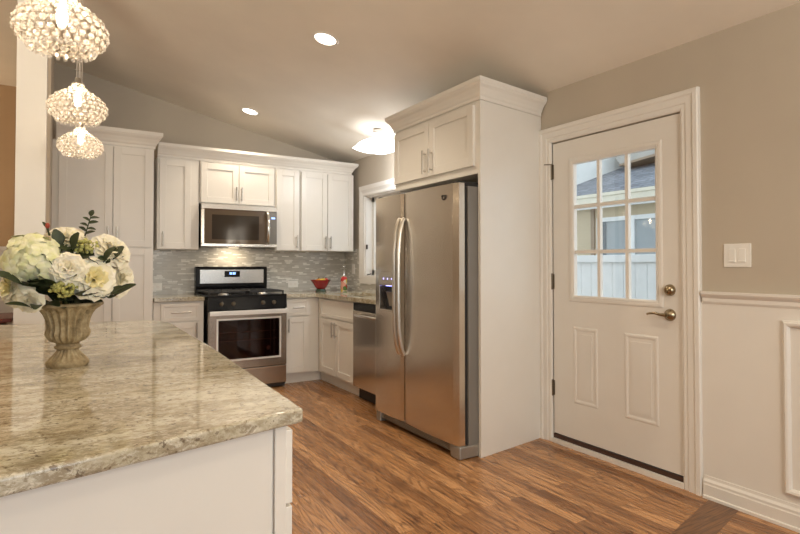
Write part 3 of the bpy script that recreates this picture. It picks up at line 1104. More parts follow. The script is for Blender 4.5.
# ------------------------------------------------------------------ microwave
t = thing('microwave', (-1.3635, -0.2, 1.392), 'stainless over-range microwave with dark glass door', 'microwave')
MX0, MX1, MZ0, MZ1, MF = -1.745, -0.985, 1.392, 1.818, -0.385
obj('body', MB().box(MX0, MX1, MF + 0.03, -0.01, MZ0, MZ1), M['black'], t)
obj('top_vent', MB().box(MX0, MX1, MF - 0.012, MF + 0.03, MZ1 - 0.05, MZ1), M['steel_bright'], t, 0.003)
dd = obj('door', MB().box(MX0, MX0 + 0.028, MF - 0.01, MF + 0.03, MZ0 + 0.035, MZ1 - 0.052), M['steel'], t, 0.002)
obj('door_glass', MB().box(MX0 + 0.028, MX1 - 0.082, MF - 0.008, MF + 0.03, MZ0 + 0.035, MZ1 - 0.052), M['micro_glass'], dd)
mb = MB().box(MX0 + 0.10, MX1 - 0.19, MF - 0.0095, MF - 0.008, MZ0 + 0.075, MZ1 - 0.105)
obj('viewing_window', mb, M['micro_dark'], dd)
mb = MB()
hx = MX1 - 0.105
mb.tube([(hx, MF - 0.005, MZ0 + 0.05), (hx, MF - 0.04, MZ0 + 0.07), (hx, MF - 0.06, (MZ0 + MZ1) / 2 - 0.05), (hx, MF - 0.06, (MZ0 + MZ1) / 2 + 0.04), (hx, MF - 0.04, MZ1 - 0.075), (hx, MF - 0.005, MZ1 - 0.06)], 0.016, 12)
obj('handle', mb, M['steel_bright'], dd)
cp = obj('control_panel', MB().box(MX1 - 0.08, MX1, MF - 0.01, MF + 0.03, MZ0 + 0.035, MZ1 - 0.052), M['body_grey'], t, 0.002)
obj('display', MB().box(MX1 - 0.058, MX1 - 0.022, MF - 0.0125, MF - 0.01, MZ1 - 0.125, MZ1 - 0.11), M['blue_led'], cp)
obj('lower_trim', MB().box(MX0, MX1, MF - 0.012, MF + 0.03, MZ0 + 0.004, MZ0 + 0.034), M['steel_bright'], t, 0.003)
obj('work_lamp', MB().box(-1.42, -1.32, -0.18, -0.12, MZ0 - 0.002, MZ0), emit_mat('work_lamp', (1, 0.82, 0.55), 2.5), t)
light('microwave_task_light', 'AREA', (-1.37, -0.16, 1.382), 1.3, (1.0, 0.80, 0.55), 0.2, 0.08, aim=(-1.37, -0.10, 0.9))

# ------------------------------------------------------------------ refrigerator and surround
FP = [(-0.640, -3.232), (0.0, -3.142)]            # inner face of the side panel
t = thing('refrigerator_surround', (-0.33, -3.2, 0), 'white cabinet surround with tall side panel and two doors above the refrigerator', 'cabinet')
mb = MB().prism([(-0.640, -3.256), (-0.002, -3.166), (-0.002, -3.142), (-0.640, -3.232)], 0, 2.36, 'z')
obj('side_panel', mb, M['cab'], t, 0.001)
mb = MB().box(-0.60, -0.002, -2.24, -2.22, 0, 1.80)
obj('far_panel', mb, M['cab'], t, 0.001)
mb = MB().prism([(-0.640, -2.22), (-0.640, -3.232), (-0.002, -3.142), (-0.002, -2.22)], 1.80, 2.36, 'z')
obj('cabinet_box', mb, M['cab'], t, 0.001)
fr = fr_right(-0.640)
put_door(t, fr, 2.232, 2.708, 1.852, 2.245, 2.672, 1.955, 0.17)
put_door(t, fr, 2.714, 3.205, 1.852, 2.245, 2.750, 1.955, 0.17)
mb = MB().sweep([(-0.002, -2.218, 2.268), (-0.642, -2.218, 2.268), (-0.642, -3.258, 2.268), (-0.014, -3.169, 2.268)], (0, 0, 1), [(o * 0.85, h) for o, h in CROWN])
obj('crown', mb, M['cab'], t)

t = thing('refrigerator', (-0.42, -2.7, 0), 'stainless side-by-side refrigerator with water dispenser', 'refrigerator')
FY0, FYS, FY1 = -2.148, -2.575, -3.226             # far edge, door split, near edge
mb = MB().prism([(-0.715, FY0 - 0.08), (-0.715, FY1), (-0.62, FY1), (-0.06, -3.13), (-0.06, FY0 - 0.08)], 0.025, 1.715, 'z')
obj('body', mb, M['body_grey'], t, 0.004)
obj('gasket', MB().box(-0.737, -0.715, FY1 + 0.012, FY0 - 0.012, 0.09, 1.71), M['rubber'], t)


def fridge_door(ya, yb, cut=None):
    """slightly bowed front; ya far, yb near"""
    mb = MB()
    n = 14
    z0, z1 = 0.085, 1.733
    xs = []
    for i in range(n + 1):
        s = i / n
        y = ya + (yb - ya) * s
        e = min(s, 1 - s) * abs(yb - ya)
        bow = 0.010 * (1 - (2 * s - 1) ** 2)
        rd = 0.012 * max(0, 1 - e / 0.014) ** 2
        xs.append((-0.792 - bow + rd, y))
    poly = xs + [(-0.737, yb), (-0.737, ya)]
    if cut is None:
        mb.prism(poly, z0, z1, 'z')
    else:
        (ca, cb, cz0, cz1) = cut
        mb.prism(poly, z0, cz0, 'z')
        mb.prism(poly, cz1, z1, 'z')

        def clip(lo, hi):      # polygons outside the cut
            seg = [p for p in xs if hi <= p[1] <= lo]
            return seg

        def fx(y):
            for (xa, y0), (xb, y1) in zip(xs[:-1], xs[1:]):
                if y1 <= y <= y0:
                    return xa + (xb - xa) * (y - y0) / (y1 - y0)
        left = [p for p in xs if p[1] > ca] + [(fx(ca), ca), (-0.737, ca), (-0.737, ya)]
        right = [(fx(cb), cb)] + [p for p in xs if p[1] < cb] + [(-0.737, yb), (-0.737, cb)]
        mb.prism(left, cz0, cz1, 'z')
        mb.prism(right, cz0, cz1, 'z')
        mb.box(-0.745, -0.737, cb, ca, cz0, cz1)
    return mb


CUT = (-2.235, -2.475, 0.865, 1.165)
fd = obj('freezer_door', fridge_door(FY0, FYS + 0.003, CUT), M['steel'], t)
rd = obj('fridge_door', fridge_door(FYS - 0.003, FY1 + 0.010), M['steel'], t)
for par, y in ((fd, FYS + 0.026), (rd, FYS - 0.030)):
    mb = MB()
    s = 1 if y > FYS else -1
    zs = [0.57, 0.59, 0.64, 0.75, 0.95, 1.12, 1.30, 1.45, 1.525, 1.55]
    pts = []
    for z in zs:
        q = (z - 0.57) / (1.55 - 0.57)
        out = 0.050 * (1 - (2 * q - 1) ** 4) ** 0.7 if 0 < q < 1 else 0
        pts.append((-0.802 - out, y, z))
    mb.tube(pts, 0.016, 12)
    obj('handle', mb, M['silver_steel'], par)
# dispenser
ca, cb, cz0, cz1 = CUT
dis = obj('dispenser', MB().box(-0.800, -0.775, cb, ca, 1.06, cz1).box(-0.80, -0.745, cb, ca, cz0, cz0 + 0.012)
          .box(-0.80, -0.745, ca - 0.012, ca, cz0, 1.06).box(-0.80, -0.745, cb, cb + 0.012, cz0, 1.06), M['steel'], fd, 0.002)
obj('recess', MB().box(-0.7455, -0.7448, cb + 0.012, ca - 0.012, cz0 + 0.012, 1.06), M['black'], fd)
obj('paddle', MB().prism([(-0.748, 0.90), (-0.752, 0.90), (-0.778, 1.01), (-0.770, 1.01)], -2.41, -2.31, 'y'), M['body_grey'], fd)
for k in range(3):
    obj('indicator_light', MB().box(-0.8015, -0.80, -2.31 - k * 0.06, -2.302 - k * 0.06, 1.105, 1.115), M['dispenser_led'], fd)
obj('dispenser_lamp', MB().box(-0.775, -0.76, -2.42, -2.30, 1.053, 1.059), M['dispenser_led'], fd)
# small swirl emblem on the door
mb = MB()
for a0, rr in ((0.3, 0.022), (2.2, 0.028), (4.0, 0.022)):
    cx, cz = -3.08 + 0.014 * cos(a0), 1.652 + 0.010 * sin(a0)
    pts = []
    for k in range(9):
        a = a0 + k * 0.42
        r_ = rr * (0.3 + 0.1 * k)
        pts.append((-0.8015, cx + r_ * cos(a) * 1.2, cz + r_ * sin(a) * 0.8))
    mb.tube(pts, 0.0026, 6)
obj('emblem', mb, M['kick'], rd)
gr = obj('base_grille', MB().box(-0.775, -0.70, FY1 + 0.095, FY0 - 0.095, 0.03, 0.078), M['grille'], t, 0.003)
mb = MB()
for k in range(4):
    mb.box(-0.7765, -0.775, FY1 + 0.12, FY0 - 0.12, 0.036 + k * 0.011, 0.040 + k * 0.011)
obj('slots', mb, M['rubber'], gr)
for ya, yb in ((FY1 - 0.004, FY1 + 0.095), (FY0 - 0.095, FY0 - 0.03)):
    obj('hinge_cover', MB().box(-0.79, -0.60, ya, yb, 0.004, 0.082), M['grille'], t, 0.008)
    obj('hinge_cap', MB().box(-0.78, -0.60, ya + 0.02, yb - 0.01, 1.715, 1.745), M['rubber'], t, 0.004)

# ------------------------------------------------------------------ peninsula
PT0, PT1 = 0.896, 0.925
top = [(-2.466, -4.856), (-2.432, -3.9), (-2.425, -2.98), (-2.445, -2.87), (-2.52, -2.765), (-3.40, -2.59), (-3.40, -5.082)]
mb = MB().prism(top, PT0, PT1, 'z')
tag(obj('countertop', mb, M['granite'], bev=0.006, seg=4), 'wide cream granite peninsula worktop under the flower urn', 'countertop')
t = thing('peninsula_cabinet', (-2.8, -3.9, 0), 'white panelled peninsula cabinet beneath the large granite top', 'cabinet')
dn = Vector((-0.488, -0.118)).normalized()


def near(x, off):                  # y of the near face at x
    return -4.856 + (x + 2.466) * (0.118 / 0.488) + off


mb = MB().prism([(-2.49, near(-2.49, 0.05)), (-2.46, -2.86), (-3.2, -2.72), (-3.2, near(-3.2, 0.05))], 0.0, PT0, 'z')
obj('body', mb, M['cab'], t, 0.002)
mb = MB().prism([(-2.488, near(-2.488, 0.042)), (-2.488, near(-2.488, 0.05)), (-2.515, near(-2.515, 0.05)), (-2.515, near(-2.515, 0.042))], 0.0, PT0, 'z')
obj('corner_stile', mb, M['cab'], t, 0.002)
fe = lambda p: Vector((-2.488 + p[1] + (p[0] + 4.8) * 0.0165, p[0], p[2]))
ya = -4.80
for k, wd in enumerate((0.45, 0.6, 0.6)):
    dr = obj('drawer', slabfront(fe, ya, ya + wd - 0.006, 0.715, 0.868), M['cab'], t, 0.0015)
    obj('handle', pull(fe, ya + wd / 2, 0.79, 0.13, False), M['nickel'], dr)
    dr = obj('door', shaker(fe, ya, ya + wd - 0.006, 0.11, 0.708), M['cab'], t, 0.0015)
    obj('handle', pull(fe, ya + wd - 0.1, 0.62, 0.13, True), M['nickel'], dr)
    ya += wd

# ------------------------------------------------------------------ ceiling lights
tilt = math.atan(CEILK)
nrm = Vector((-sin(tilt), 0, -cos(tilt)))           # downward normal of the slope
nrm = Vector((-CEILK, 0, -1)).normalized()


def can(x, y, label, power=52):
    z = ceil_z(x)
    t = thing('recessed_light', (x, y, z), label, 'ceiling light', 'recessed cans in the sloped ceiling')
    c = Vector((x, y, z))
    mb = MB().lathe([(0.071, 0.001), (0.073, 0.006), (0.086, 0.006), (0.092, 0.001)], c, 32, nrm, cap0=False, cap1=False)
    obj('trim_ring', mb, M['trim'], t)
    mb = MB().lathe([(0.072, 0.002), (0.06, 0.004), (0.0, 0.005)], c, 32, nrm)
    obj('lens', mb, M['can_lens'], t)
    light('can_light', 'SPOT', c + nrm * 0.03, power, WARM, aim=c + Vector((0, 0, -1)), spot=radians(125), blend=0.9, radius=0.06)


can(-1.40, -2.56, 'round recessed ceiling light nearer the camera, above the floor before the refrigerator')
can(-1.34, -0.62, 'round recessed ceiling light further back, above the microwave', 32)
for p in ((-1.45, -4.6), (-1.45, -6.4)):
    light('can_light', 'SPOT', (p[0], p[1], ceil_z(p[0]) - 0.05), 40, WARM, aim=(p[0], p[1], 0), spot=radians(125), blend=0.9, radius=0.06)

# square pillow glass light over the sink
LX, LY = -0.335, -1.41
t = thing('flush_light', (LX, LY, 2.5), 'glowing square glass ceiling light over the sink window', 'ceiling light')
lz = 2.345
mb = MB().lathe([(0.06, 0.0), (0.06, 0.03)], (LX, LY, ceil_z(LX) - 0.035), 20).tube([(LX, LY, lz + 0.02), (LX, LY, ceil_z(LX) - 0.02)], 0.012, 8)
obj('stem', mb, M['trim'], t)
mb = MB()
n = 12
hw = 0.20
vs, fs = [], []
for sgn in (-1, 1):
    for i in range(n + 1):
        for j in range(n + 1):
            a, b_ = 2 * i / n - 1, 2 * j / n - 1
            e = (1 - a ** 4) * (1 - b_ ** 4)
            dz = (-0.05 if sgn < 0 else 0.065) * max(0, e) ** 0.7
            vs.append((LX + hw * a * (1 - 0.06 * b_ * b_), LY + hw * b_ * (1 - 0.06 * a * a), lz + dz))
m_ = (n + 1) ** 2
for s in (0, 1):
    for i in range(n):
        for j in range(n):
            q = [s * m_ + i * (n + 1) + j, s * m_ + (i + 1) * (n + 1) + j, s * m_ + (i + 1) * (n + 1) + j + 1, s * m_ + i * (n + 1) + j + 1]
            fs.append(q if s else q[::-1])
mb.add(vs, fs, True)
obj('glass_shade', mb, M['flush_glass'], t)
light('flush_bulb_low', 'POINT', (LX, LY, lz - 0.14), 13, (0.94, 0.97, 1.0), radius=0.12)

# ------------------------------------------------------------------ crystal pendants
def shade_mesh():
    mb = MB()
    # onion profile: (radius, height)
    K = 0.83
    prof = [(0.022, 0.102), (0.036, 0.080), (0.066, 0.058), (0.092, 0.040), (0.112, 0.020), (0.1235, -0.002), (0.124, -0.024), (0.114, -0.044), (0.096, -0.060)]
    prof = [(a * K, b * K) for a, b in prof]
    for i, (r, h) in enumerate(prof):
        n = max(7, int(2 * pi * r / 0.0222))
        # surface normal
        r0, h0 = prof[max(0, i - 1)]
        r1, h1 = prof[min(len(prof) - 1, i + 1)]
        tr, th = r1 - r0, h1 - h0
        nr, nh = -th, tr
        ln = math.hypot(nr, nh)
        nr, nh = nr / ln, nh / ln
        for k in range(n):
            a = 2 * pi * (k + 0.5 * (i % 2)) / n
            c = Vector((r * cos(a), r * sin(a), h))
            nv = Vector((nr * cos(a), nr * sin(a), nh))
            mb.mat(1).torus(c, 0.0098, 0.00125, nv, 10, 4)
            mb.mat(0)
            # faceted crystal inside the ring
            ref = nv.cross(Vector((0, 0, 1))).normalized() if abs(nv.z) < 0.95 else Vector((1, 0, 0))
            b2 = nv.cross(ref)
            ring = [c + (ref * cos(2 * pi * q / 6) + b2 * sin(2 * pi * q / 6)) * 0.0088 for q in range(6)]
            mb.add([c + nv * 0.006] + ring + [c - nv * 0.006], [(0, 1 + q, 1 + (q + 1) % 6) for q in range(6)] + [(7, 1 + (q + 1) % 6, 1 + q) for q in range(6)])
    # bottom fringe beads
    for k in range(26):
        a = 2 * pi * k / 26
        mb.ball((0.088 * K * cos(a), 0.088 * K * sin(a), -0.073 * K), 0.0055, 6, 4)
    return mb


def make_pendant(loc, label):
    t = thing('crystal_pendant', loc, label, 'pendant light', 'crystal pendants over the peninsula')
    return t


PEND = [(-2.893, -4.28, 1.824), (-2.842, -3.41, 1.846), (-2.815, -2.636, 1.844), (-4.8, -0.28, 2.06), (-4.8, -0.81, 1.86)]
PLAB = ['largest and nearest crystal pendant lamp, cut by the top of the photo', 'middle crystal bead pendant lamp of the row above the peninsula', 'farthest and lowest looking crystal pendant lamp before the pantry',
        'crystal pendant in the dining room, mirrored in the upper middle door pane', 'crystal pendant in the dining room, mirrored in the right door pane']
SM = shade_mesh()
first = None
for i, (p, lab) in enumerate(zip(PEND, PLAB)):
    if first is None:
        SM.v = [q + Vector(p) for q in SM.v]
        t = make_pendant(p, lab)
        obj('crystal_shade', SM, [M['crystal'], M['ring']], t)
        P = Vector(p)
        obj('cap', MB().lathe([(0.0, 0.11), (0.010, 0.11), (0.012, 0.085), (0.018, 0.092), (0.021, 0.084)], P, 16), M['nickel'], t)
        obj('bulb', MB().lathe([(0.007, 0.07), (0.009, 0.05), (0.013, 0.03), (0.013, 0.014), (0.008, 0.0), (0.0, -0.006)], P, 14), M['bulb'], t)
        topz = ceil_z(p[0]) - p[2]
        obj('cable', MB().tube([P + Vector((0.004, 0, 0.105)), P + Vector((0.004, 0, topz))], 0.0022, 6).tube([P + Vector((-0.004, 0, 0.105)), P + Vector((-0.004, 0, topz))], 0.0018, 6), M['cable'], t)
        obj('ceiling_canopy', MB().lathe([(0.06, 0.0), (0.055, -0.025), (0.02, -0.032), (0, -0.032)], P + Vector((0, 0, topz + 0.012)), 20), M['nickel'], t)
        first = t
    else:
        t = first.copy()
        COL.objects.link(t)
        t.location = p
        t['label'] = lab
        if p[0] < -4:
            t['group'] = 'crystal pendants in the dining room'
        for ch in first.children:
            c = ch.copy()
            COL.objects.link(c)
            c.parent = t
    light('pendant_light', 'POINT', (p[0], p[1], p[2] + 0.02), 3.6 if p[0] > -4 else 22, (1.0, 0.82, 0.60), radius=0.018)

# ------------------------------------------------------------------ urn and flowers
VX, VY, VZ = -2.870, -4.055, PT1
t = thing('urn', (VX, VY, VZ), 'fluted weathered stone urn standing on the granite peninsula', 'vase')
C0 = Vector((VX, VY, VZ))


def flute(n, amp, lo, hi):
    return lambda i, a: 1 + (amp * cos(n * a) if lo <= i <= hi else 0)


foot = [(0.060, 0.0), (0.064, 0.006), (0.064, 0.013), (0.059, 0.018), (0.050, 0.024), (0.040, 0.033), (0.032, 0.043), (0.029, 0.050)]
obj('foot', MB().lathe([(r * 0.85, h) for r, h in foot], C0, 160, ripple=flute(20, 0.085, 4, 6)), M['urn'], t)
obj('collar', MB().lathe([(0.029, 0.049), (0.034, 0.052), (0.034, 0.057), (0.029, 0.060), (0.030, 0.064)], C0, 32), M['urn'], t)
bowl = [(0.030, 0.063), (0.038, 0.067), (0.052, 0.074), (0.061, 0.084), (0.065, 0.094), (0.063, 0.101), (0.060, 0.108), (0.061, 0.120), (0.064, 0.134), (0.070, 0.148), (0.079, 0.160), (0.092, 0.168), (0.102, 0.173)]
inner = [(0.088, 0.174), (0.07, 0.155), (0.055, 0.12), (0.0, 0.09)]
obj('bowl', MB().lathe([(r * 0.82, h) for r, h in bowl], C0, 200, ripple=flute(20, 0.085, 2, 11), cap1=False).lathe([(r * 0.82, h) for r, h in inner], C0, 40, cap0=False), M['urn'], t)
rimp = [(0.094, 0.172), (0.099, 0.174), (0.099, 0.180), (0.094, 0.183), (0.088, 0.181), (0.088, 0.174), (0.094, 0.172)]
obj('rim', MB().lathe([(r * 0.90, h) for r, h in rimp], C0, 60, ripple=lambda i, a: 1 + 0.012 * cos(24 * a), cap0=False, cap1=False), M['urn'], t)

RV = Vector((1, 0, 0))
FV = Vector((0, -1, 0))
UV = Vector((0, 0, 1))


def fpos(a, h, c):                 # right, height above the worktop, toward the viewer's side of the urn
    return C0 + RV * a + UV * h + FV * c


def basis(axis):
    ax = Vector(axis).normalized()
    ref = Vector((0, 0, 1)) if abs(ax.z) < 0.9 else Vector((1, 0, 0))
    a = ref.cross(ax).normalized()
    return a, ax.cross(a), ax


def petal(mb, c, bs, ang, tilt, ln, wd, cup, rng, curl=0.25, base_r=0.0):
    """petal growing from c; tilt = opening angle from the flower axis"""
    a, b, ax = bs
    out = a * cos(ang) + b * sin(ang)
    side = ax.cross(out)
    nu, nv = 5, 5
    vs = []
    ph = rng.uniform(0, 6)
    for i in range(nu + 1):
        s = i / nu
        tt = tilt * (0.25 + 0.75 * s) + curl * max(0, s - 0.6) * 2.2
        r_ = base_r + ln * s * sin(tt * 0.9)
        h = ln * s * cos(tt * 0.85)
        wv = wd * (0.35 + 0.65 * sin(pi * min(1, 0.12 + s * 0.78)) ** 0.8) * (1 if s < 0.9 else 0.86)
        for j in range(nv + 1):
            q = 2 * j / nv - 1
            rip = 0.014 * ln * sin(5 * q + ph) * s
            cupv = cup * wv * q * q
            vs.append(c + ax * (h + cupv * sin(tt) + rip) + out * (r_ - cupv * cos(tt)) + side * wv * q)
    fs = []
    for i in range(nu):
        for j in range(nv):
            k = i * (nv + 1) + j
            fs.append((k, k + 1, k + nv + 2, k + nv + 1))
    mb.add(vs, fs, True)


def stem(c, end=None):
    e = end or (C0 + Vector((0, 0, 0.10)) + (c - C0 - Vector((0, 0, 0.1))) * 0.0)
    m_ = c * 0.5 + e * 0.5 + Vector((0, 0, 0.02))
    return MB().tube([c, m_, e], 0.003, 6)


def rose(pos, axis, R, label, seed, openness=1.0, heart=None, group='cream roses in the urn'):
    rng = random.Random(seed)
    t = thing('rose', pos, label, 'flower', group)
    bs = basis(axis)
    ax = bs[2]
    base = pos - ax * R * 0.55
    mb = MB()
    layers = [(5, 1.42, 1.0, 0.66), (5, 1.18, 0.98, 0.62), (5, 0.92, 0.92, 0.56), (5, 0.66, 0.88, 0.48)]
    for li, (n, tl, ln, wd) in enumerate(layers):
        for k in range(n):
            petal(mb, base, bs, 2 * pi * k / n + li * 0.63 + rng.uniform(-0.12, 0.12), min(1.6, tl * openness * rng.uniform(0.92, 1.08)), R * ln * rng.uniform(0.95, 1.06), R * wd, 0.30, rng, 0.35)
    obj('outer_petals', mb, M['petal'], t)
    mb = MB()
    for li, (n, tl, ln, wd) in enumerate([(4, 0.44, 0.90, 0.36), (3, 0.27, 0.90, 0.28), (3, 0.12, 0.88, 0.20)]):
        for k in range(n):
            petal(mb, base, bs, 2 * pi * k / n + li * 0.9, tl * openness, R * ln, R * wd, -0.35, rng, 0.12)
    obj('heart_petals', mb, heart or M['petal'], t)
    obj('stem', stem(base), M['leaf'], t)
    return t


px = 0.0029
rose(fpos(-0.014, 0.374, 0.01), (-0.1, -0.5, 0.8), 0.060, 'cream rose at the very top of the bouquet', 1)
rose(fpos(-0.003, 0.283, 0.12), FV + UV * 0.25 + RV * -0.05, 0.046, 'cream rose with tight spiral heart facing the room above the urn rim', 2)
rose(fpos(0.064, 0.255, 0.10), FV * 1.0 + RV * 0.25 + UV * 0.22, 0.060, 'large open cream rose with yellow heart, lower right front', 3, 1.12, M['petal_y'])
rose(fpos(0.113, 0.341, 0.03), RV * 0.45 + UV * 0.55 + FV * 0.65, 0.058, 'cream rose tilted outward on the upper right of the bouquet', 4)
rose(fpos(0.142, 0.250, 0.0), RV * 0.8 + UV * 0.05 + FV * 0.6, 0.060, 'cream rose drooping sideways on the right edge of the bouquet', 5)
rose(fpos(-0.140, 0.232, 0.05), RV * -0.9 + UV * 0.1 + FV * 0.5, 0.052, 'cream rose with yellow-green heart at the left edge of the bouquet', 6, 1.1, M['petal_y'])
rose(fpos(-0.099, 0.192, 0.07), RV * -0.5 + UV * -0.35 + FV * 0.7, 0.040, 'small cream rose hanging lowest at the left beside the rim', 7, 1.1)


def floret(mb, c, nrm_, r, rng):
    bs = basis(nrm_)
    a, b, ax = bs
    o = rng.uniform(0, 1.5)
    for k in range(4):
        an = o + k * pi / 2
        d_ = a * cos(an) + b * sin(an)
        s_ = ax.cross(d_)
        w = r * 0.52
        vs = [c, c + d_ * r * 0.45 + s_ * w + ax * r * 0.10, c + d_ * r * 0.95 + s_ * w * 0.6 + ax * r * 0.02, c + d_ * r * 1.05 - s_ * 0.0 + ax * r * rng.uniform(-0.1, 0.12),
              c + d_ * r * 0.95 - s_ * w * 0.6 + ax * r * 0.02, c + d_ * r * 0.45 - s_ * w + ax * r * 0.10, c + d_ * r * 0.55 + ax * r * 0.16]
        mb.add(vs, [(0, 1, 6), (1, 2, 6), (2, 3, 6), (3, 4, 6), (4, 5, 6), (5, 0, 6)], True)


def hydrangea(pos, R, label, seed, n=78):
    rng = random.Random(seed)
    t = thing('hydrangea', pos, label, 'flower')
    mb = MB()
    for k in range(n):
        zz = 1 - 1.75 * (k + 0.5) / n
        an = k * 2.39996
        rr = math.sqrt(max(0, 1 - zz * zz))
        dv = Vector((rr * cos(an), rr * sin(an), zz))
        floret(mb, pos + dv * R * rng.uniform(0.80, 1.10), (dv + Vector((rng.uniform(-.3, .3), rng.uniform(-.3, .3), rng.uniform(-.3, .3)))), R * 0.33, rng)
    obj('florets', mb, M['hydrangea'], t)
    obj('stem', stem(pos).ball(pos, R * 0.6, 10, 6), M['leaf2'], t)
    return t


hydrangea(fpos(-0.080, 0.300, 0.055), 0.068, 'big lime and cream hydrangea head on the left of the bouquet', 11)


def berries(pos, sc, label, seed):
    rng = random.Random(seed)
    t = thing('berry_spray', pos, label, 'flower', 'green berry sprays in the urn')
    mb = MB()
    for k in range(60):
        q = Vector((rng.gauss(0, 1), rng.gauss(0, 1), rng.gauss(0, 1)))
        q = q.normalized() * rng.uniform(0.55, 1.0)
        mb.ball(pos + RV * q.x * sc[0] + FV * q.y * sc[1] + UV * q.z * sc[2], rng.uniform(0.004, 0.0065), 7, 5)
    obj('berries', mb, M['berry'], t)
    mb = stem(pos)
    for k in range(8):
        an = k * 0.8
        mb.tube([pos - UV * sc[2], pos + RV * sc[0] * 0.8 * cos(an) + FV * sc[1] * 0.8 * sin(an) + UV * sc[2] * 0.2], 0.0014, 4)
    obj('stem', mb, M['leaf2'], t)


berries(fpos(0.038, 0.343, 0.04), (0.040, 0.03, 0.024), 'green berry spray on top behind the tight-hearted rose', 21)
berries(fpos(-0.012, 0.226, 0.112), (0.034, 0.02, 0.022), 'green berry spray just above the urn rim at front', 22)


def leaf_shape(mb, base, dirv, up, ln, wd, bend=0.25):
    dv = Vector(dirv).normalized()
    upv = Vector(up)
    upv = (upv - dv * upv.dot(dv)).normalized()
    sd = dv.cross(upv)
    n = 6
    vs = []
    for i in range(n + 1):
        s = i / n
        w = wd * sin(pi * min(0.97, s * 0.92 + 0.03)) ** 0.75
        c = Vector(base) + dv * ln * s - upv * ln * bend * s * s
        vs += [c + sd * w + upv * w * 0.25, c, c - sd * w + upv * w * 0.25]
    fs = []
    for i in range(n):
        k = i * 3
        fs += [(k, k + 1, k + 4, k + 3), (k + 1, k + 2, k + 5, k + 4)]
    mb.add(vs, fs, True)


def sprig(root, tip, label, seed, n=6, ln=0.06, wd=0.018, mat='leaf', cat='leaf sprig', start=0.35):
    rng = random.Random(seed)
    t = thing('leaf_sprig', root, label, 'foliage', 'leaf sprigs in the urn')
    mb = MB()
    d_ = tip - root
    pts = [root + d_ * s + UV * 0.03 * sin(pi * s) for s in (0, 0.25, 0.5, 0.75, 1.0)]
    obj('stem', MB().tube(pts, [0.003, 0.0028, 0.0024, 0.002, 0.0015], 6), M[mat], t)
    for k in range(n):
        s = start + (1 - start) * k / (n - 1)
        b_ = root + d_ * s + UV * 0.03 * sin(pi * s)
        sd = d_.normalized().cross(UV if abs(d_.normalized().z) < 0.9 else FV) * (1 if k % 2 else -1)
        dv = d_.normalized() * (0.55 if k < n - 1 else 1.5) + sd * (1 if k < n - 1 else 0.1) + Vector((rng.uniform(-.3, .3), rng.uniform(-.3, .3), rng.uniform(-.2, .3)))
        leaf_shape(mb, b_, dv, UV + FV * 0.6 + Vector((rng.uniform(-.3, .3), 0, 0)), ln * rng.uniform(0.8, 1.15), wd)
    obj('leaves', mb, M[mat], t)


RT = C0 + UV * 0.13
sprig(RT, fpos(0.054, 0.435, 0.0), 'thin leafy sprig standing up highest above the bouquet', 31, 9, 0.024, 0.009, 'leaf', start=0.72)
sprig(RT, fpos(-0.055, 0.395, 0.0), 'dark leaf sprig with upright tip left of the topmost rose', 32, 7, 0.024, 0.007)
sprig(RT, fpos(0.01, 0.335, 0.06), 'dark leaf sprig in the middle between hydrangea and berry spray', 33, 8, 0.05, 0.02)
sprig(RT, fpos(0.105, 0.305, 0.05), 'dark leaf sprig under the upper right rose', 34, 8, 0.06, 0.020)
sprig(RT, fpos(0.115, 0.20, 0.04), 'dark leaf sprig hanging beneath the rose on the right edge', 35, 7, 0.06, 0.018)
sprig(RT, fpos(-0.105, 0.238, 0.10), 'dark curled leaf sprig reaching left below the hydrangea', 36, 8, 0.07, 0.020)
sprig(RT, fpos(-0.085, 0.175, 0.08), 'pointed leaf sprig drooping over the left urn rim', 37, 6, 0.065, 0.014)
sprig(RT, fpos(0.03, 0.205, 0.10), 'dark leaf sprig flat on the urn rim under the large rose', 38, 8, 0.055, 0.022)
sprig(RT, fpos(-0.04, 0.237, 0.11), 'dark leaf sprig between the hydrangea and the front rose', 39, 8, 0.06, 0.022)
sprig(RT, fpos(0.02, 0.28, -0.09), 'leaf sprig at the back of the bouquet behind the roses', 40, 8, 0.07, 0.024)
sprig(RT, fpos(0.085, 0.30, 0.085), 'dark leaf sprig filling the gap above the large yellow-hearted rose', 41, 8, 0.045, 0.017)
sprig(RT, fpos(0.095, 0.205, 0.075), 'dark leaf sprig drooping below the large yellow-hearted rose on the right', 42, 8, 0.05, 0.016)
sprig(RT, fpos(-0.045, 0.285, 0.10), 'dark leaf sprig wedged between the hydrangea head and tight-hearted rose', 43, 7, 0.045, 0.016)
sprig(RT, fpos(-0.02, 0.345, 0.05), 'dark leaf sprig below the topmost rose of the bouquet', 44, 7, 0.045, 0.016)
t = thing('rosebud', fpos(-0.053, 0.400, 0.0), 'tiny red bud at the upper left tip of the bouquet', 'flower')
mb = MB().ball(fpos(-0.053, 0.402, 0.01), 0.006, 8, 6, (1, 1, 1.4))
obj('bud', mb, M['redbud'], t)
obj('stem', stem(fpos(-0.053, 0.397, 0.01)), M['leaf'], t)

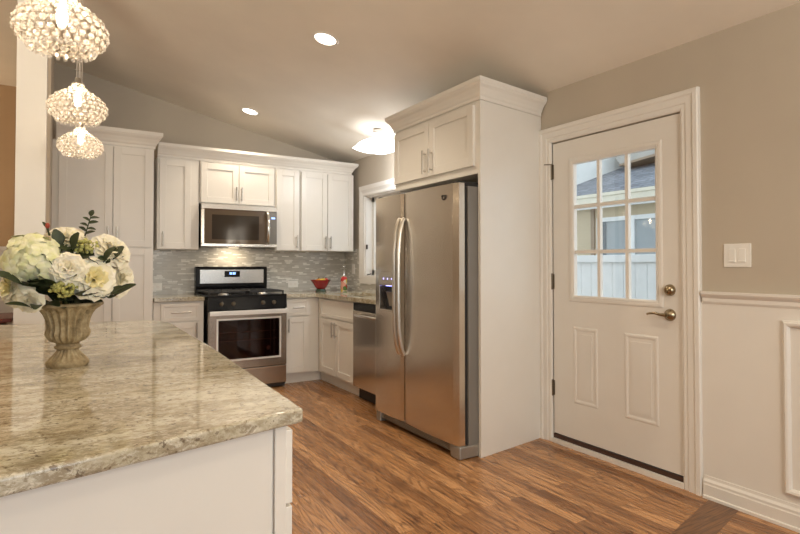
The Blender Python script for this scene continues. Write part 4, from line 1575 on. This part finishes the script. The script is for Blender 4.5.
# ------------------------------------------------------------------ small things on the back worktop
BX, BY = -0.47, -0.36
BS = 0.78
t = thing('fruit_bowl', (BX, BY, CT1), 'flared red glass bowl on a dark foot by the backsplash', 'bowl')
rp = lambda i, a: 1 + 0.10 * (i / 6.0) * cos(5 * a) * (1 if i > 2 else 0)
sc_ = lambda pr: [(r * BS, h * BS) for r, h in pr]
obj('bowl', MB().lathe(sc_([(0.06, 0.045), (0.075, 0.06), (0.095, 0.09), (0.112, 0.122), (0.140, 0.160), (0.146, 0.166)]), (BX, BY, CT1), 40, ripple=rp, cap1=False)
    .lathe(sc_([(0.142, 0.168), (0.108, 0.128), (0.085, 0.09), (0.05, 0.062), (0, 0.055)]), (BX, BY, CT1), 40, cap0=False), M['bowl_red'], t)
obj('foot', MB().lathe(sc_([(0.078, 0.0), (0.080, 0.012), (0.065, 0.03), (0.055, 0.047)]), (BX, BY, CT1), 28), M['bowl_foot'], t)
for k, (dx, dy, dz, r_, mt, lab) in enumerate(((-0.055, -0.03, 0.146, 0.042, 'fruit_o', 'orange fruit on the left side inside the red bowl'), (0.015, -0.035, 0.150, 0.044, 'fruit_y', 'yellow fruit in the middle of the red bowl'),
                                              (0.075, 0.0, 0.158, 0.036, 'fruit_r', 'red fruit on the right side inside the red bowl'), (-0.01, 0.05, 0.150, 0.04, 'fruit_y', 'yellow fruit at the back of the red bowl'))):
    dx, dy, dz, r_ = dx * BS, dy * BS, dz * BS, r_ * BS
    t = thing('fruit', (BX + dx, BY + dy, CT1 + dz - r_), lab, 'fruit', 'fruit in the red bowl')
    obj('flesh', MB().ball((BX + dx, BY + dy, CT1 + dz), r_, 16, 10, (1, 1, 0.92)), M[mt], t)
    obj('stalk', MB().tube([(BX + dx, BY + dy, CT1 + dz + r_ * 0.85), (BX + dx + 0.004, BY + dy, CT1 + dz + r_ + 0.012)], 0.0025, 6), M['leaf'], t)

QX, QY = -0.16, -0.30
t = thing('soap_bottle', (QX, QY, CT1), 'painted red and yellow bottle with chrome pump in the corner', 'bottle')
obj('body', MB().lathe([(0.034, 0.0), (0.038, 0.006), (0.038, 0.06), (0.033, 0.072), (0.036, 0.085), (0.038, 0.10), (0.037, 0.145), (0.028, 0.16), (0.014, 0.168)], (QX, QY, CT1), 28), M['bottle'], t)
obj('pump', MB().lathe([(0.015, 0.166), (0.015, 0.195), (0.007, 0.20), (0.007, 0.26), (0.014, 0.263), (0.014, 0.282), (0, 0.285)], (QX, QY, CT1), 16)
    .tube([(QX, QY, CT1 + 0.274), (QX - 0.035, QY - 0.02, CT1 + 0.276), (QX - 0.045, QY - 0.025, CT1 + 0.262)], 0.006, 8), M['chrome'], t)


def outlet(fr, u, z, w_, h_, label, kind='outlet'):
    t = thing('wall_switch' if kind == 'switch' else 'wall_outlet', fr((u, 0, z - h_ / 2)), label, 'switch' if kind == 'switch' else 'outlet')
    obj('plate', MB(fr).box(u - w_ / 2, u + w_ / 2, 0, 0.006, z - h_ / 2, z + h_ / 2), M['plastic'], t, 0.002)
    if kind == 'switch':
        for s in (-1, 1):
            mb = MB(fr).box(u + s * 0.024 - 0.016, u + s * 0.024 + 0.016, 0.004, 0.0085, z - 0.033, z + 0.033)
            mb.box(u + s * 0.024 - 0.016, u + s * 0.024 + 0.016, 0.006, 0.0115, z - 0.034, z - 0.026)
            obj('rocker', mb, M['plastic'], t, 0.001)
    else:
        for s in (-1, 1):
            mb = MB(fr)
            if w_ > h_:
                mb.box(u + s * 0.024 - 0.016, u + s * 0.024 + 0.016, 0.004, 0.008, z - 0.014, z + 0.014)
            else:
                mb.box(u - 0.016, u + 0.016, 0.004, 0.008, z + s * 0.024 - 0.014, z + s * 0.024 + 0.014)
            obj('socket', mb, M['trim'], t, 0.002)


outlet(fr_back(-0.008), -2.10, 0.995, 0.118, 0.075, 'white outlet plate on the tile left of the range')
outlet(fr_back(-0.008), -0.66, 0.995, 0.118, 0.075, 'white outlet plate on the tile right of the range')
outlet(fr_right(-0.008), 0.245, 1.165, 0.072, 0.118, 'white outlet plate on the side tile by the window')
outlet(fr_right(0.0), 4.48, 1.263, 0.13, 0.118, 'white double rocker switch on the tan wall beside the door', 'switch')

# ------------------------------------------------------------------ dining side glimpse
t = thing('dining_table', (-4.0, 0.35, 0), 'dark red wooden table in the room left of the white column', 'table')
obj('tabletop', MB().box(-4.8, -3.27, 0.0, 0.72, 0.705, 0.74), M['redwood'], t, 0.006)
obj('apron', MB().box(-4.72, -3.35, 0.08, 0.64, 0.63, 0.705), M['redwood'], t)
for x in (-4.72, -3.4):
    for y in (0.08, 0.58):
        obj('leg', MB().box(x, x + 0.06, y, y + 0.06, 0, 0.64), M['redwood'], t, 0.004)

# ------------------------------------------------------------------ outside the door
mb = MB().box(0.2, 14, -12, 12, -0.25, -0.15)
struct('ground', mb, M['ground'])

t = thing('garden_fence', (2.6, -1.0, -0.15), 'white vinyl privacy fence outside the door glass', 'fence')
mb = MB()
y = -6.0
while y < 4.0:
    mb.box(2.60, 2.625, y, y + 0.146, -0.05, 1.25)
    y += 0.15
obj('boards', mb, M['out_white'], t, 0.003)
obj('top_rail', MB().box(2.57, 2.65, -6, 4, 1.245, 1.33), M['out_white'], t, 0.004)
obj('bottom_rail', MB().box(2.575, 2.645, -6, 4, -0.1, 0.0), M['out_white'], t)
for y in (-5.5, -3.2, 1.9):
    obj('post', MB().box(2.55, 2.67, y, y + 0.12, -0.15, 1.42), M['out_white'], t, 0.004)

t = thing('neighbour_house', (6.5, 0.0, -0.15), 'tan neighbouring house with grey shingle roof beyond the white fence', 'house')
obj('wall', MB().box(5.0, 9.0, -6.0, 5.0, -0.15, 2.22), M['siding'], t)
obj('corner_post', MB().box(4.97, 5.0, 0.33, 0.40, -0.15, 2.2), M['soffit'], t)
wn = obj('window', MB().box(4.96, 5.0, 0.16, 0.27, 0.95, 1.95).box(4.96, 5.0, -0.46, -0.36, 0.95, 1.95).box(4.96, 5.0, -1.6, -1.5, 0.95, 1.95).box(4.96, 5.0, -1.6, 0.27, 1.95, 2.02).box(4.96, 5.0, -1.6, 0.27, 0.88, 0.95), M['out_white'], t)
obj('pane', MB().box(4.985, 4.995, -0.36, 0.16, 0.95, 1.95), M['blind'], wn)
obj('pane', MB().box(4.985, 4.995, -1.5, -0.46, 0.95, 1.95), M['blind'], wn)
obj('dark_edge', MB().box(4.975, 4.985, 0.09, 0.16, 0.95, 1.95), M['dark_pane'], wn)
obj('fascia', MB().box(4.76, 4.80, -6, 5, 2.17, 2.25), M['out_white'], t)
obj('soffit', MB().box(4.80, 5.0, -6, 5, 2.19, 2.22), M['out_white'], t)
mb = MB().prism([(4.66, 2.25), (4.80, 2.23), (4.80, 2.40), (4.64, 2.40), (4.64, 2.35), (4.66, 2.34)], -6, 5, 'y')
obj('gutter', mb, M['out_cream'], t)
mb = MB().prism([(4.72, 2.395), (4.72, 2.425), (9.4, 4.297), (9.4, 4.267)], -6, 5, 'y')
obj('roof', mb, M['shingle'], t)
# the taller wing whose white wall meets the roof
mb = MB().prism([(5.2, 1.33), (7.24, 0.636), (8.6, 0.18), (8.6, 5.0), (5.2, 5.0)], 2.3, 5.2, 'z')
obj('upper_wing', mb, M['gable'], t)
ev = obj('upper_eave', MB().prism([(0.824, 3.455), (0.62, 3.125), (-0.6, 3.25), (-0.6, 3.60), (0.3, 3.60)], 6.10, 7.6, 'x'), simple('grey_eave', (0.42, 0.41, 0.38), 0.7), t)
obj('eave_board', MB().prism([(0.62, 3.125), (0.60, 3.085), (-0.6, 3.205), (-0.6, 3.25)], 6.06, 7.6, 'x'), M['soffit'], ev)
